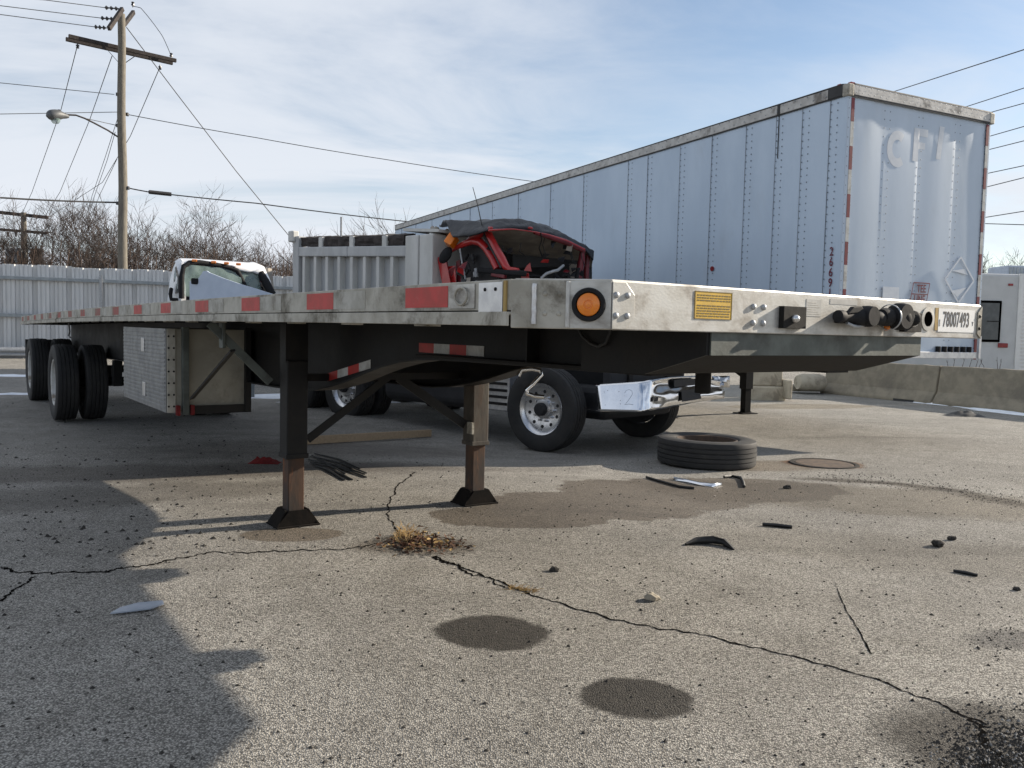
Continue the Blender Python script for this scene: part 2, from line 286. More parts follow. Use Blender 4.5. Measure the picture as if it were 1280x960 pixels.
# ------------------------------------------------------------------ mesh helpers
class MB:
    def __init__(s): s.v = []; s.f = []
    def add(s, vs, fs):
        o = len(s.v); s.v += [tuple(float(q) for q in p) for p in vs]; s.f += [tuple(i+o for i in f) for f in fs]; return s
    def box(s, c, d, rot=None):
        hx, hy, hz = d[0]/2, d[1]/2, d[2]/2
        vs = [Vector((x, y, z)) for x in (-hx, hx) for y in (-hy, hy) for z in (-hz, hz)]
        if rot is not None: vs = [rot @ q for q in vs]
        vs = [q+Vector(c) for q in vs]
        return s.add(vs, [(0, 1, 3, 2), (4, 6, 7, 5), (0, 4, 5, 1), (2, 3, 7, 6), (0, 2, 6, 4), (1, 5, 7, 3)])
    def bx(s, x0, x1, y0, y1, z0, z1): return s.box(((x0+x1)/2, (y0+y1)/2, (z0+z1)/2), (x1-x0, y1-y0, z1-z0))
    def bar(s, p, q, wd, ht, up=(0, 0, 1)):
        p, q = Vector(p), Vector(q); d = (q-p).normalized(); u = Vector(up)
        x = d.cross(u)
        if x.length < 1e-4: x = d.cross(Vector((1, 0, 0)))
        x.normalize(); z = x.cross(d)
        vs = [e+x*(a*wd/2)+z*(b*ht/2) for e in (p, q) for a, b in ((-1, -1), (1, -1), (1, 1), (-1, 1))]
        return s.add(vs, [(3, 2, 1, 0), (4, 5, 6, 7), (0, 1, 5, 4), (1, 2, 6, 5), (2, 3, 7, 6), (3, 0, 4, 7)])
    def tube(s, pts, r, n=8, caps=True):
        pts = [Vector(p) for p in pts]; k = len(pts)
        rs = r if isinstance(r, (list, tuple)) else [r]*k
        o = len(s.v); ref = None
        for i, p in enumerate(pts):
            d = (pts[min(i+1, k-1)]-pts[max(i-1, 0)])
            if d.length < 1e-9: d = Vector((0, 0, 1))
            d.normalize()
            if ref is None:
                ref = d.orthogonal().normalized()
            else:
                ref = ref-d*ref.dot(d)
                ref = ref.normalized() if ref.length > 1e-5 else d.orthogonal().normalized()
            y = d.cross(ref)
            for j in range(n):
                a = 2*math.pi*j/n; q = p+(ref*math.cos(a)+y*math.sin(a))*rs[i]; s.v.append((q.x, q.y, q.z))
        for i in range(k-1):
            for j in range(n):
                a = o+i*n+j; b = o+i*n+(j+1) % n; s.f.append((a, b, b+n, a+n))
        if caps:
            s.f.append(tuple(o+j for j in reversed(range(n)))); s.f.append(tuple(o+(k-1)*n+j for j in range(n)))
        return s
    def cyl(s, p, q, r, n=16, r2=None): return s.tube([p, q], [r, r if r2 is None else r2], n)
    def prism(s, poly, off):                          # poly: list of 3D points; off: extrusion vector
        n = len(poly); o = Vector(off)
        vs = [Vector(p) for p in poly]+[Vector(p)+o for p in poly]
        return s.add(vs, [tuple(range(n-1, -1, -1)), tuple(range(n, 2*n))]+[(i, (i+1) % n, n+(i+1) % n, n+i) for i in range(n)])
    def lathe(s, prof, c=(0, 0, 0), ax='X', n=40, close=False):   # prof: (radius, along-axis)
        o = len(s.v); k = len(prof)
        for r, h in prof:
            for j in range(n):
                a = 2*math.pi*j/n; p, q = r*math.cos(a), r*math.sin(a)
                P = (h, p, q) if ax == 'X' else (p, h, q) if ax == 'Y' else (p, q, h)
                s.v.append((P[0]+c[0], P[1]+c[1], P[2]+c[2]))
        for i in range(k if close else k-1):
            i2 = (i+1) % k
            for j in range(n):
                s.f.append((o+i*n+j, o+i*n+(j+1) % n, o+i2*n+(j+1) % n, o+i2*n+j))
        return s
    def grid(s, fn, nu, nv):
        o = len(s.v)
        for i in range(nu+1):
            for j in range(nv+1): s.v.append(tuple(float(q) for q in fn(i/nu, j/nv)))
        for i in range(nu):
            for j in range(nv):
                a = o+i*(nv+1)+j; s.f.append((a, a+nv+1, a+nv+2, a+1))
        return s
    def sweep(s, prof, path):                         # prof points (a,b) placed by path fn list of (origin, A, B)
        o = len(s.v); k = len(prof)
        for (p, A, B) in path:
            p, A, B = Vector(p), Vector(A), Vector(B)
            for a, b in prof: q = p+A*a+B*b; s.v.append((q.x, q.y, q.z))
        n = len(path)
        for i in range(n-1):
            for j in range(k):
                s.f.append((o+i*k+j, o+i*k+(j+1) % k, o+(i+1)*k+(j+1) % k, o+(i+1)*k+j))
        s.f.append(tuple(o+j for j in reversed(range(k)))); s.f.append(tuple(o+(n-1)*k+j for j in range(k)))
        return s
    def mesh(s, name, m, smooth=0):
        me = bpy.data.meshes.new(name); me.from_pydata(s.v, [], s.f); me.update()
        import bmesh
        if len(s.f) < 60000:
            bm = bmesh.new(); bm.from_mesh(me); bmesh.ops.recalc_face_normals(bm, faces=bm.faces); bm.to_mesh(me); bm.free()
        if smooth:
            me.shade_smooth(); me.set_sharp_from_angle(angle=R_(smooth))
        if m: me.materials.append(MATS[m])
        return me
    def build(s, name, m, parent=None, smooth=0, bevel=0, solid=0, seg=2):
        return link(name, s.mesh(name, m, smooth), parent, bevel, solid, seg)
def link(name, me, parent=None, bevel=0, solid=0, seg=2):
    o = bpy.data.objects.new(name, me); COL.objects.link(o)
    if parent: o.parent = parent
    if solid:
        md = o.modifiers.new('solid', 'SOLIDIFY'); md.thickness = solid; md.offset = 0
    if bevel:
        md = o.modifiers.new('bevel', 'BEVEL'); md.width = bevel; md.segments = seg; md.limit_method = 'ANGLE'; md.angle_limit = R_(35); md.harden_normals = False
    return o
def tag(o, label=None, cat=None, group=None, kind=None):
    if label: o['label'] = label
    if cat: o['category'] = cat
    if group: o['group'] = group
    if kind: o['kind'] = kind
    return o
def thing(name, label, cat, loc=(0, 0, 0), rz=0, group=None):
    o = bpy.data.objects.new(name, None); COL.objects.link(o); o.location = tuple(float(q) for q in loc); o.rotation_euler = (0, 0, rz); o.empty_display_size = .2
    return tag(o, label, cat, group)
def text_mesh(body, size, m, depth=.001, offset=0., sx=1., ax='CENTER', space=1.):
    cu = bpy.data.curves.new('t', 'FONT'); cu.body = body; cu.size = size; cu.extrude = depth; cu.align_x = ax; cu.align_y = 'CENTER'; cu.offset = offset; cu.space_character = space
    cu.resolution_u = 3
    ob = bpy.data.objects.new('t', cu); COL.objects.link(ob)
    dg = bpy.context.evaluated_depsgraph_get(); me = bpy.data.meshes.new_from_object(ob.evaluated_get(dg))
    bpy.data.objects.remove(ob); bpy.data.curves.remove(cu)
    for v in me.vertices: v.co.x *= sx
    me.materials.clear(); me.materials.append(MATS[m]); return me
def put_text(name, me, parent, loc, xdir, zdir=(0, 0, 1)):
    o = link(name, me, parent); x = Vector(xdir).normalized(); z = Vector(zdir).normalized(); n = x.cross(z)
    o.matrix_local = Matrix(((x.x, z.x, n.x, loc[0]), (x.y, z.y, n.y, loc[1]), (x.z, z.z, n.z, loc[2]), (0, 0, 0, 1))); return o
def nz(x, y, z=0., s=1.): return mnoise.noise(Vector((x*s, y*s, z*s)))

# wheels (axis along local X, outer face to -X)
def tyre_mesh(r=.51, wd=.275, rin=.306):
    h = wd/2; p = []
    p += [(rin, -h*.75), (rin+.012, -h*.86), (rin+.05, -h*.97), (r*.80, -h*1.0), (r*.90, -h*.985), (r-.035, -h*.95), (r-.012, -h*.9)]
    gx = [-h*.86, -h*.50, -h*.17, h*.17, h*.50, h*.86]
    for i in range(5):
        a, b = gx[i], gx[i+1]; a2, b2 = a+.006, b-.006
        p += [(r-.003*abs(i-2), a2), (r-.003*abs(i-2), b2)]
        if i < 4: p += [(r-.014, b2+.002), (r-.014, b+.004)]
    p += [(r-.012, h*.9), (r-.035, h*.95), (r*.90, h*.985), (r*.80, h), (rin+.05, h*.97), (rin+.012, h*.86), (rin, h*.75)]
    mb = MB().lathe(p, n=56, close=True); return mb.mesh('tyre', 'rubber', 30)
def rim_mesh(m='rim_alu', dish=.0, wd=.275):
    h = wd/2; mb = MB()
    mb.lathe([(.314, -h*.80), (.308, -h*.86), (.292, -h*.80), (.262, -h*.45-dish), (.24, -h*.40-dish), (.165, -h*.32-dish), (.115, -h*.30-dish), (.115, -h*.55-dish), (.085, -h*.62-dish), (.0, -h*.66-dish)], n=40)
    mb.lathe([(.314, -h*.80), (.300, h*.8), (.27, h*.8), (.262, -h*.45-dish)], n=40)
    for k in range(10):
        a = 2*math.pi*(k+.5)/10; c, s = math.cos(a)*.142, math.sin(a)*.142
        mb.cyl((-h*.30-dish, c, s), (-h*.30-dish-.035, c, s), .015, 6)
    return mb.mesh('rim', m, 35)
def holes_mesh(dish=0., wd=.275):
    h = wd/2; mb = MB()
    for k in range(10):
        a = 2*math.pi*k/10; c, s = math.cos(a)*.212, math.sin(a)*.212
        mb.cyl((-h*.37-dish-.004, c, s), (-h*.37-dish+.004, c, s), .021, 12)
    return mb.mesh('hand_holes', 'dark_inner', 40)
def hub_mesh(dish=0., wd=.275):
    h = wd/2; mb = MB()
    mb.lathe([(.080, -h*.64-dish), (.078, -h*.64-dish-.05), (.066, -h*.64-dish-.07), (0., -h*.64-dish-.072)], n=20)
    return mb.mesh('hub_cap', 'dark_inner', 40)
TYRE = tyre_mesh(); RIMA = rim_mesh(); RIMW = rim_mesh('rim_white', -.17); HOLE = holes_mesh(); HOLEW = holes_mesh(-.17); HUB = hub_mesh(); HUBW = hub_mesh(-.17)
def wheel(parent, loc, rz=0, rim='A', flip=False):
    t = link('tyre', TYRE, parent); t.location = loc; t.rotation_euler = (random.random()*3, 0, rz+(math.pi if flip else 0))
    if rim:
        r = link('rim', RIMA if rim == 'A' else RIMW, t); hh = link('hand_holes', HOLE if rim == 'A' else HOLEW, t); hh['kind'] = 'stuff'; link('hub_cap', HUB if rim == 'A' else HUBW, t)
    return t

# ------------------------------------------------------------------ ground
def axis_pts(a, b, fine0, fine1, st, grow=1.25):
    p = list(np.arange(fine0, fine1+1e-6, st)); s = st
    while p[-1] < b: s *= grow; p.append(p[-1]+s)
    s = st
    while p[0] > a: s *= grow; p.insert(0, p[0]-s)
    return p
XS = axis_pts(-900, 900, -6, 8, .35); YS = axis_pts(-300, 1800, 0, 22, .35)
mb = MB()
for x in XS:
    for y in YS: mb.v.append((x, y, gz(x, y)))
ny = len(YS)
for i in range(len(XS)-1):
    for j in range(ny-1): a = i*ny+j; mb.f.append((a, a+ny, a+ny+1, a+1))
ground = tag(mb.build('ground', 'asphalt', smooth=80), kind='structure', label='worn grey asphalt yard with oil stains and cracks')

def gm(x, y):                                         # height of the ground mesh itself
    i = min(max(int(np.searchsorted(XS, x))-1, 0), len(XS)-2); j = min(max(int(np.searchsorted(YS, y))-1, 0), ny-2)
    u = (x-XS[i])/(XS[i+1]-XS[i]); v = (y-YS[j])/(YS[j+1]-YS[j])
    q = [gz(XS[i+a], YS[j+b]) for a in (0, 1) for b in (0, 1)]
    return q[0]*(1-u)*(1-v)+q[1]*(1-u)*v+q[2]*u*(1-v)+q[3]*u*v
# cracks: jagged ribbons laid in the asphalt
def crack(pts, w0, w1, jag=.010, seg=.016):
    w0 *= .62; w1 *= .62
    P = [G(x, y) for x, y in pts]; line = []
    for a, b in zip(P[:-1], P[1:]):
        k = max(2, int(np.linalg.norm(b-a)/seg))
        line += [a+(b-a)*i/k for i in range(k)]
    line.append(P[-1]); n = len(line); m = MB(); off = 0.
    for i, p in enumerate(line):
        d = line[min(i+1, n-1)]-line[max(i-1, 0)]; d = d/np.linalg.norm(d); nrm = np.array([-d[1], d[0], 0])
        off = off*.8+random.uniform(-jag, jag); f = i/(n-1)
        wd = (w0+(w1-w0)*f)*max(.55, random.gauss(.95, .35))
        for s in (-1, 1):
            q = p+nrm*(off+s*wd/2); m.v.append((q[0], q[1], gm(q[0], q[1])+.0018))
    for i in range(n-1): m.f.append((2*i, 2*i+1, 2*i+3, 2*i+2))
    return m.build('crack', 'crack', ground)
crack([(545, 695), (600, 718), (660, 742), (720, 760), (800, 782), (880, 795), (960, 813), (1040, 833), (1120, 858), (1190, 886), (1230, 905)], .022, .016)
crack([(545, 695), (600, 718), (660, 742)], .03, .012, .02)
crack([(478, 680), (420, 687), (350, 690), (270, 692), (200, 704), (120, 716), (60, 719), (0, 711)], .022, .03, .02)
crack([(45, 721), (20, 738), (0, 752)], .02, .025)
crack([(500, 672), (486, 650), (484, 632), (498, 606), (520, 590)], .012, .02, .007)
crack([(1043, 728), (1052, 750), (1060, 765), (1075, 790), (1090, 818)], .004, .012, .0025, .02)
crack([(1225, 900), (1236, 925), (1225, 960)], .02, .05, .03)

# ------------------------------------------------------------------ flatbed trailer
FB = Frame(.2697, 2.3361, .6115)
fb = thing('flatbed_trailer', 'long aluminium flatbed trailer with black frame standing on its landing legs', 'trailer', FB.o, FB.th)
def zc(t): return 1.338+.0025*t-.0006*t*t
TT = list(np.linspace(.2, 14.6, 40))
def along(x, sgn): return [((x, t, zc(t)), (sgn, 0, 0), (0, 0, 1)) for t in TT]
for x, sgn in ((-.2, 1), (2.24, -1)):
    MB().sweep([(0, .044), (0, .132), (.10, .132), (.10, .124), (.010, .124), (.010, .044)], along(x, sgn)).build('side_rail', 'alum_side', fb, bevel=.002)
    MB().sweep([(-.014, .0), (-.014, .040), (.06, .040), (.06, .032), (-.004, .032), (-.004, .0)], along(x, sgn)).build('rub_rail', 'alum_side', fb, bevel=.002)
# stake pockets under the rub rail
for k in range(23):
    t = .75+k*.61
    for x, sgn in ((-.2, 1), (2.24, -1)):
        MB().bx(x+.012 if sgn > 0 else x-.07, x+.07 if sgn > 0 else x-.012, t-.04, t+.04, zc(t)-.006, zc(t)+.031).build('stake_pocket', 'alum_side', fb)
me_r = None
for k in range(16):
    t0 = .546+.907*k; t1 = t0+.285
    if t1 > 14.6: break
    def strip(a, b, m, z0=.055, z1=.122):
        q = MB(); n = 4
        q.sweep([(-.0015, z0), (-.0015, z1), (.002, z1), (.002, z0)], [((-.2, a+(b-a)*i/n, zc(a+(b-a)*i/n)), (1, 0, 0), (0, 0, 1)) for i in range(n+1)])
        return q.build('reflective_tape', m, fb)
    strip(t0, t1, 'red_tape' if k < 6 else 'red_faded')
    if k: strip(t0-.30, t0-.004, 'pale_tape')
# front rail and corner rails
FH0, FH1 = 1.333, 1.470
def zprism(poly, z0, z1, name, m, bevel=.003): return MB().prism([(x, y, z0) for x, y in poly], (0, 0, z1-z0)).build(name, m, fb, bevel=bevel)
zprism([(0, 0), (2.04, 0), (2.035, .012), (.005, .012)], FH0, FH1, 'front_rail', 'alum')
zprism([(0, 0), (.005, .012), (-.188, .205), (-.2, .2)], FH0, FH1, 'corner_rail', 'alum_side')
zprism([(2.04, 0), (2.24, .2), (2.228, .205), (2.035, .012)], FH0, FH1, 'corner_rail', 'alum')
zprism([(0.003, .003), (2.037, .003), (2.23, .2), (2.0, .2), (.04, .2), (-.19, .2)], FH1-.010, FH1+.003, 'top_plate', 'alum')
zprism([(0.003, .012), (2.037, .012), (2.03, .07), (.01, .07)], FH0+.002, FH0+.010, 'bottom_flange', 'alum')
D45 = Vector((-.7071, -.7071, 0)); T45 = Vector((.7071, -.7071, 0))
def ch(a, z, off=0.): # point on the near corner rail: a metres from the front edge towards the side
    p = Vector((0, 0, 0))-T45*a+D45*off; return Vector((p.x, p.y, z))
# gusset plate folded round the corner
c_ = .034
MB().prism([(0, -.005, FH0+.002), (.05, -.005, FH0+.002), (.084, -.005, FH0+.002+c_), (.084, -.005, FH1-.004-c_), (.05, -.005, FH1-.004), (0, -.005, FH1-.004)], (0, .0045, 0)).build('gusset_plate', 'alum', fb, bevel=.0015)
mb = MB(); mb.prism([ch(.0, FH0+.002, .001), ch(.118, FH0+.002, .001), ch(.118, FH1-.004, .001), ch(0., FH1-.004, .001)], D45*.005); mb.build('gusset_plate', 'alum', fb, bevel=.0015)
mb = MB(); mb.bar(ch(.12, FH0+.003, .006), ch(.12, FH1-.004, .006), .012, .012, D45); mb.build('weld_seam', 'white_tape', fb, bevel=.004)
mb = MB(); mb.tube([ch(.215+.0006*math.sin(k*1.7), FH0+.012+k*.0113, .004) for k in range(11)], [.008+.0006*math.sin(k*2.3) for k in range(11)], 8); mb.build('weld_seam', 'alum_clean', fb, smooth=60)
mb = MB(); mb.prism([ch(.285, FH0+.030, .002), ch(.35, FH0+.030, .002), ch(.35, FH1-.014, .002), ch(.285, FH1-.014, .002)], D45*.003)
# side splice plate behind the corner
MB().bx(-.2055, -.2005, .235, .36, zc(.3)+.03, zc(.3)+.125).build('splice_plate', 'alum_clean', fb, bevel=.001)
MB().bx(-.206, -.2005, .216, .229, zc(.3)+.03, zc(.3)+.128).build('tape_strip', 'cardboard', fb)
def dome(P, n, r=.0095, h=.007):
    n = Vector(n).normalized(); P = Vector(P)
    return MB().tube([P-n*.002, P+n*h*.55, P+n*h*.9, P+n*h], [r, r*.92, r*.55, .0005], 12)
for x, z in ((.013, 1.373), (.013, 1.430), (.055, 1.373), (.055, 1.430)): dome((x, -.005, z), (0, -1, 0)).build('bolt', 'galv', fb, smooth=60)
for a in (.145, .185):
    for z in (1.375, 1.43): dome(ch(a, z, .0), D45, .007, .004).build('bolt', 'alum_side', fb, smooth=60)
for x in (.598, .648):
    for z in (1.366, 1.417): dome((x, 0, z), (0, -1, 0), .0105, .009).build('bolt', 'galv', fb, smooth=60)
for t in (.27, .325): dome((-.2055, t, zc(t)+.105), (-1, 0, 0), .006, .004).build('bolt', 'frame_black', fb, smooth=60)
lp = MB().bx(-.2045, -.2005, .385, .535, zc(.45)+.05, zc(.45)+.124).build('lashing_plate', 'alum', fb, bevel=.001)
mb = MB(); mb.tube([(-.212, .45+.035*math.cos(k*math.pi/8), zc(.45)+.087+.026*math.sin(k*math.pi/8)) for k in range(17)], .004, 8); mb.build('lashing_ring', 'alum_side', lp, smooth=60)
# marker lamp
L0 = ch(.062, 1.4015, .006)
def disc(name, m, prof, parent, n=36, o=L0, nn=D45):
    mb = MB(); nn = Vector(nn); x = nn.orthogonal().normalized(); y = nn.cross(x)
    for r, h in prof:
        for j in range(n):
            a = 2*math.pi*j/n; q = o+nn*h+(x*math.cos(a)+y*math.sin(a))*r; mb.v.append(tuple(q))
    k = len(prof)
    for i in range(k-1):
        for j in range(n): mb.f.append((i*n+j, i*n+(j+1) % n, (i+1)*n+(j+1) % n, (i+1)*n+j))
    return mb.build(name, m, parent, smooth=40)
lamp = disc('marker_lamp', 'black_plastic', [(.047, 0), (.047, .006), (.044, .013), (.036, .013), (.033, .009), (.033, .004), (.0005, .004)], fb)
disc('lens', 'amber', [(.0325, .0045), (.0315, .011), (.028, .014), (.013, .0155), (.0115, .0135), (.009, .0135), (.008, .016), (.0005, .0165)], lamp)
# decals and stickers on the front rail
dec = MB().bx(.330, .496, -.0012, 0.0005, 1.372, 1.456).build('warning_decal', 'yellow_decal', fb)
mb = MB()
for r in range(9):
    z = 1.444-r*.0078; x = .340
    if r == 3: continue
    while x < .485:
        wl = random.uniform(.008, .022); mb.bx(x, min(x+wl, .488), -.0018, -.001, z-.0019, z+.0019); x += wl+.004
mb.build('fine_print', 'ink_soft', dec)
mb = MB()
for a in ((.330, .496, 1.4535, 1.456), (.330, .496, 1.372, 1.3745), (.330, .3325, 1.372, 1.456), (.4935, .496, 1.372, 1.456)): mb.bx(a[0], a[1], -.002, -.0011, a[2], a[3])
mb.build('decal_border', 'ink_soft', dec)
st = MB().bx(.868, .95, -.0012, .0005, 1.395, 1.452).build('data_plate', 'paper_dirty', fb)
mb = MB()
for r in range(6): mb.bx(.876, .942-.01*(r % 3), -.0018, -.001, 1.402+r*.0075, 1.4035+r*.0075)
mb.build('fine_print', 'alum_side', st)
MB().bx(1.0, 1.16, -.001, .0005, 1.440, 1.458).build('data_plate', 'paper_dirty', fb)
for x0 in (.727, 1.437):
    pl = MB().bx(x0, x0+.118, -.020, .0005, 1.352, 1.424).build('mounting_plate', 'grease', fb, bevel=.001)
    dome((x0+.055, -.020, 1.384), (0, -1, 0), .014, .018).build('bolt', 'rim_alu', fb, smooth=60)
# gladhands
def gladhand(x, ln, z, r0, flip):
    y = -.050; s = -1 if flip else 1
    prof = [(.0, .5), (.60, .5), (.72, .40), (.72, .28), (.55, .22), (.70, .12), (.95, .06), (1., -.06), (.88, -.16), (.60, -.22), (.52, -.40), (.66, -.44), (.62, -.52), (.0, -.53)]
    g = MB().lathe([(max(.0005, a*r0), s*b*ln) for a, b in prof], (x, y, z), 'X', 22).build('gladhand', 'black_plastic', fb, smooth=50)
    mb = MB(); mb.lathe([(.0005, -.03), (r0*.98, -.03), (r0*1.08, -.012), (r0*1.08, .012), (r0*.9, .03), (.0005, .03)], (x+s*.03*ln, y-.012, z+.004), 'Y', 26); mb.build('coupling_disc', 'black_plastic', g, smooth=50)
    mb = MB(); mb.cyl((x-s*.1*ln, y, z-.005), (x-s*.1*ln, .001, z-.005), .017, 14); mb.cyl((x+s*.2*ln, y, z-.012), (x+s*.2*ln, .001, z-.012), .015, 14); mb.build('pipe_nipple', 'grease', g, smooth=50)
    MB().bx(x-.33*ln, x+.30*ln, y+.01, .0005, z-.022, z+.020).build('mount_shadow_block', 'grease', g, bevel=.004)  # solid block added behind the gladhand so its shadow connects on the rail
    mb = MB(); mb.prism([(x-s*.42*ln, y-.02, z+.008), (x-s*.3*ln, y-.02, z+.034), (x-s*.12*ln, y-.02, z+.038), (x-s*.05*ln, y-.02, z+.018)], (0, .016, 0)); mb.build('detent_lug', 'black_plastic', g, bevel=.003)
    return g
gladhand(1.115, .27, 1.397, .034, False)
g2 = gladhand(1.335, .21, 1.402, .045, True)
mb = MB().lathe([(.0445, -.004), (.047, -.002), (.047, .002), (.0445, .004)], (1.285, -.050, 1.402), 'X', 24); mb.build('ring', 'galv', g2, smooth=50)
MB().tube([(1.02, -.055, 1.375), (1.05, -.06, 1.366), (1.08, -.06, 1.364), (1.11, -.06, 1.37), (1.13, -.055, 1.38)], .006, 8).build('spring', 'galv', fb, smooth=50)
dome((1.30, -.03, 1.366), (0, -1, 0), .012, .014).build('valve_tip', 'amber', fb, smooth=60)
# socket
mb = MB(); mb.lathe([(.046, 0), (.046, -.004), (.030, -.005), (.027, 0.0)], (1.628, 0, 1.404), 'Y', 28); sk = mb.build('trailer_socket', 'alum', fb, smooth=40)
MB().lathe([(.0275, -.001), (.0275, -.0056), (.0005, -.0056)], (1.628, 0, 1.404), 'Y', 28).build('socket_hole_shade', 'void', sk)  # flat black disc, the darkness of the deep hole put into its colour
# lot sticker
MB().bx(1.683, 1.708, -.0014, .0005, 1.362, 1.450).build('brown_tape', 'cardboard', fb)
lot = MB().bx(1.706, 1.985, -.0020, .0005, 1.357, 1.448).build('lot_sticker', 'paper', fb); lot['label'] = 'white sticker printed with the number 78007493'
put_text('lot_number', text_mesh('78007493', .084, 'ink', .0004, .0010, .60, space=1.02), lot, (1.842, -.0026, 1.404), (1, 0, 0))
put_text('lot_letter', text_mesh('Y', .024, 'ink', .0004, .0002, .8), lot, (1.972, -.0026, 1.392), (1, 0, 0))
put_text('side_print', text_mesh('IIIIIIIII', .012, 'ink', .0004, 0, 1.), lot, (1.716, -.0026, 1.392), (0, 0, 1), (-1, 0, 0))
for t in (.78, 2.0):
    wn = MB().bx(2.13, 2.22, t-.07, t+.07, zc(t)-.10, zc(t)-.004).build('strap_winch', 'frame_black', fb, bevel=.01)
    MB().cyl((2.14, t-.11, zc(t)-.06), (2.14, t+.11, zc(t)-.06), .035, 14).build('strap_roll', 'black_rubber', wn, smooth=50)
# far gusset
mb = MB(); mb.prism([(2.04-.03, -.005, FH0+.02), (2.04, -.005, FH0), (2.04, -.005, FH1-.004), (2.04-.03, -.005, FH1-.03)], (0, .0045, 0)); mb.build('gusset_plate', 'alum_side', fb)
e1 = Vector((.7071, .7071, 0)); n1_ = Vector((.7071, -.7071, 0))
def ch2(a, z, off=0.): p = Vector((2.04, 0, 0))+e1*a+n1_*off; return Vector((p.x, p.y, z))
mb = MB(); mb.prism([ch2(0, FH0+.004, .001), ch2(.11, FH0+.004, .001), ch2(.11, FH1-.006, .001), ch2(0, FH1-.006, .001)], n1_*.004); mb.build('gusset_plate', 'alum_side', fb)
for a in (.03, .08):
    for z in (1.375, 1.425): dome(ch2(a, z, .004), n1_, .009, .006).build('bolt', 'frame_black', fb, smooth=60)
for x in (2.0,):
    for z in (1.375, 1.425): dome((x+.022, -.005, z), (0, -1, 0), .007, .005).build('bolt', 'frame_black', fb, smooth=60)

# deck boards, main beams, crossmembers
for k in range(12):
    x0 = -.095+k*.187
    MB().sweep([(0, .095), (0, .1285), (.183, .1285), (.183, .095)], [((x0, t, zc(t)), (1, 0, 0), (0, 0, 1)) for t in TT]).build('deck_board', 'deck_wood', fb)
BOT = [(.30, 1.187), (1.0, 1.186), (1.5, 1.184), (1.75, 1.180), (1.95, 1.172), (2.15, 1.150), (2.35, 1.116), (2.55, 1.072), (2.8, 1.010), (3.05, .962), (3.3, .925), (3.55, .905), (4.0, .895), (14.4, .80)]
for xb in (.53, 1.51):
    mb = MB(); po = [(xb-.006, y, z) for y, z in BOT]+[(xb-.006, y, zc(y)+.03) for y in (14.4, 10, 7, 4, 2, .30)]
    mb.prism(po, (.012, 0, 0)); beam = mb.build('main_beam', 'frame_black', fb)
    MB().sweep([(-.075, -.006), (.075, -.006), (.075, .006), (-.075, .006)], [((xb, y, z), (1, 0, 0), (0, 0, 1)) for y, z in BOT]).build('flange', 'frame_black', beam, bevel=.002)
    for y in (1.03, .36):
        MB().bx(xb-.07, xb-.007, y-.006, y+.006, 1.193, zc(y)+.02).build('stiffener', 'frame_black', beam)
xb = .53-.0075
def beamtape(a, b, cols, hw):
    n = len(cols)
    for i, m in enumerate(cols):
        p = [a[0]+(b[0]-a[0])*i/n, a[1]+(b[1]-a[1])*i/n]; q = [a[0]+(b[0]-a[0])*(i+1)/n, a[1]+(b[1]-a[1])*(i+1)/n]
        MB().prism([(xb, p[0], p[1]-hw), (xb, q[0], q[1]-hw), (xb, q[0], q[1]+hw), (xb, p[0], p[1]+hw)], (-.0015, 0, 0)).build('reflective_tape', m, fb)
beamtape((2.05, 1.228), (1.44, 1.228), ('red_tape', 'white_tape', 'red_tape', 'white_tape'), .0235)
beamtape((3.236, 1.006), (2.618, 1.118), ('red_tape', 'white_tape', 'red_tape', 'white_tape'), .025)
for k in range(32):
    y = .45+k*.445
    mb = MB(); mb.bx(-.10, 2.14, y-.03, y+.03, zc(y)+.085, zc(y)+.094); mb.bx(-.10, 2.14, y-.004, y+.004, zc(y)+.012, zc(y)+.085); mb.bx(-.10, 2.14, y-.03, y+.03, zc(y)+.004, zc(y)+.012)
    mb.build('crossmember', 'frame_black', fb)
# coupler
mb = MB(); mb.prism([(.42, .02, 1.332), (.42, .02, 1.262), (.42, .29, 1.189), (.42, 1.9, 1.189), (.42, 1.9, 1.2), (.42, .30, 1.2), (.42, .034, 1.27), (.42, .034, 1.332)], (1.20, 0, 0)); mb.build('coupler_plate', 'grease', fb, bevel=.002)
for xs in (.412, 1.616): MB().prism([(xs, .021, 1.336), (xs, .021, 1.262), (xs, .29, 1.189), (xs, .62, 1.189), (xs, .62, 1.336)], (.012, 0, 0)).build('coupler_side', 'frame_black', fb)
MB().bx(.425, 1.615, .0135, .0195, 1.262, 1.334).build('bolster_plate', 'coupler', fb)
MB().cyl((1.02, .58, 1.19), (1.02, .58, 1.09), .032, 18).build('kingpin', 'grease', fb, smooth=50)
mb = MB(); mb.tube([(.46, .30+.12*i/10, 1.33-.055*math.sin(math.pi*i/10)) for i in range(11)], .006, 8); mb.build('air_hose', 'black_rubber', fb, smooth=60)
mb = MB(); mb.tube([FB.px(x, y, X=.40) for x, y in ((722, 408), (728, 420), (738, 429), (748, 433), (757, 429), (762, 418), (764, 408))], .006, 8); mb.build('air_hose', 'black_rubber', fb, smooth=60)
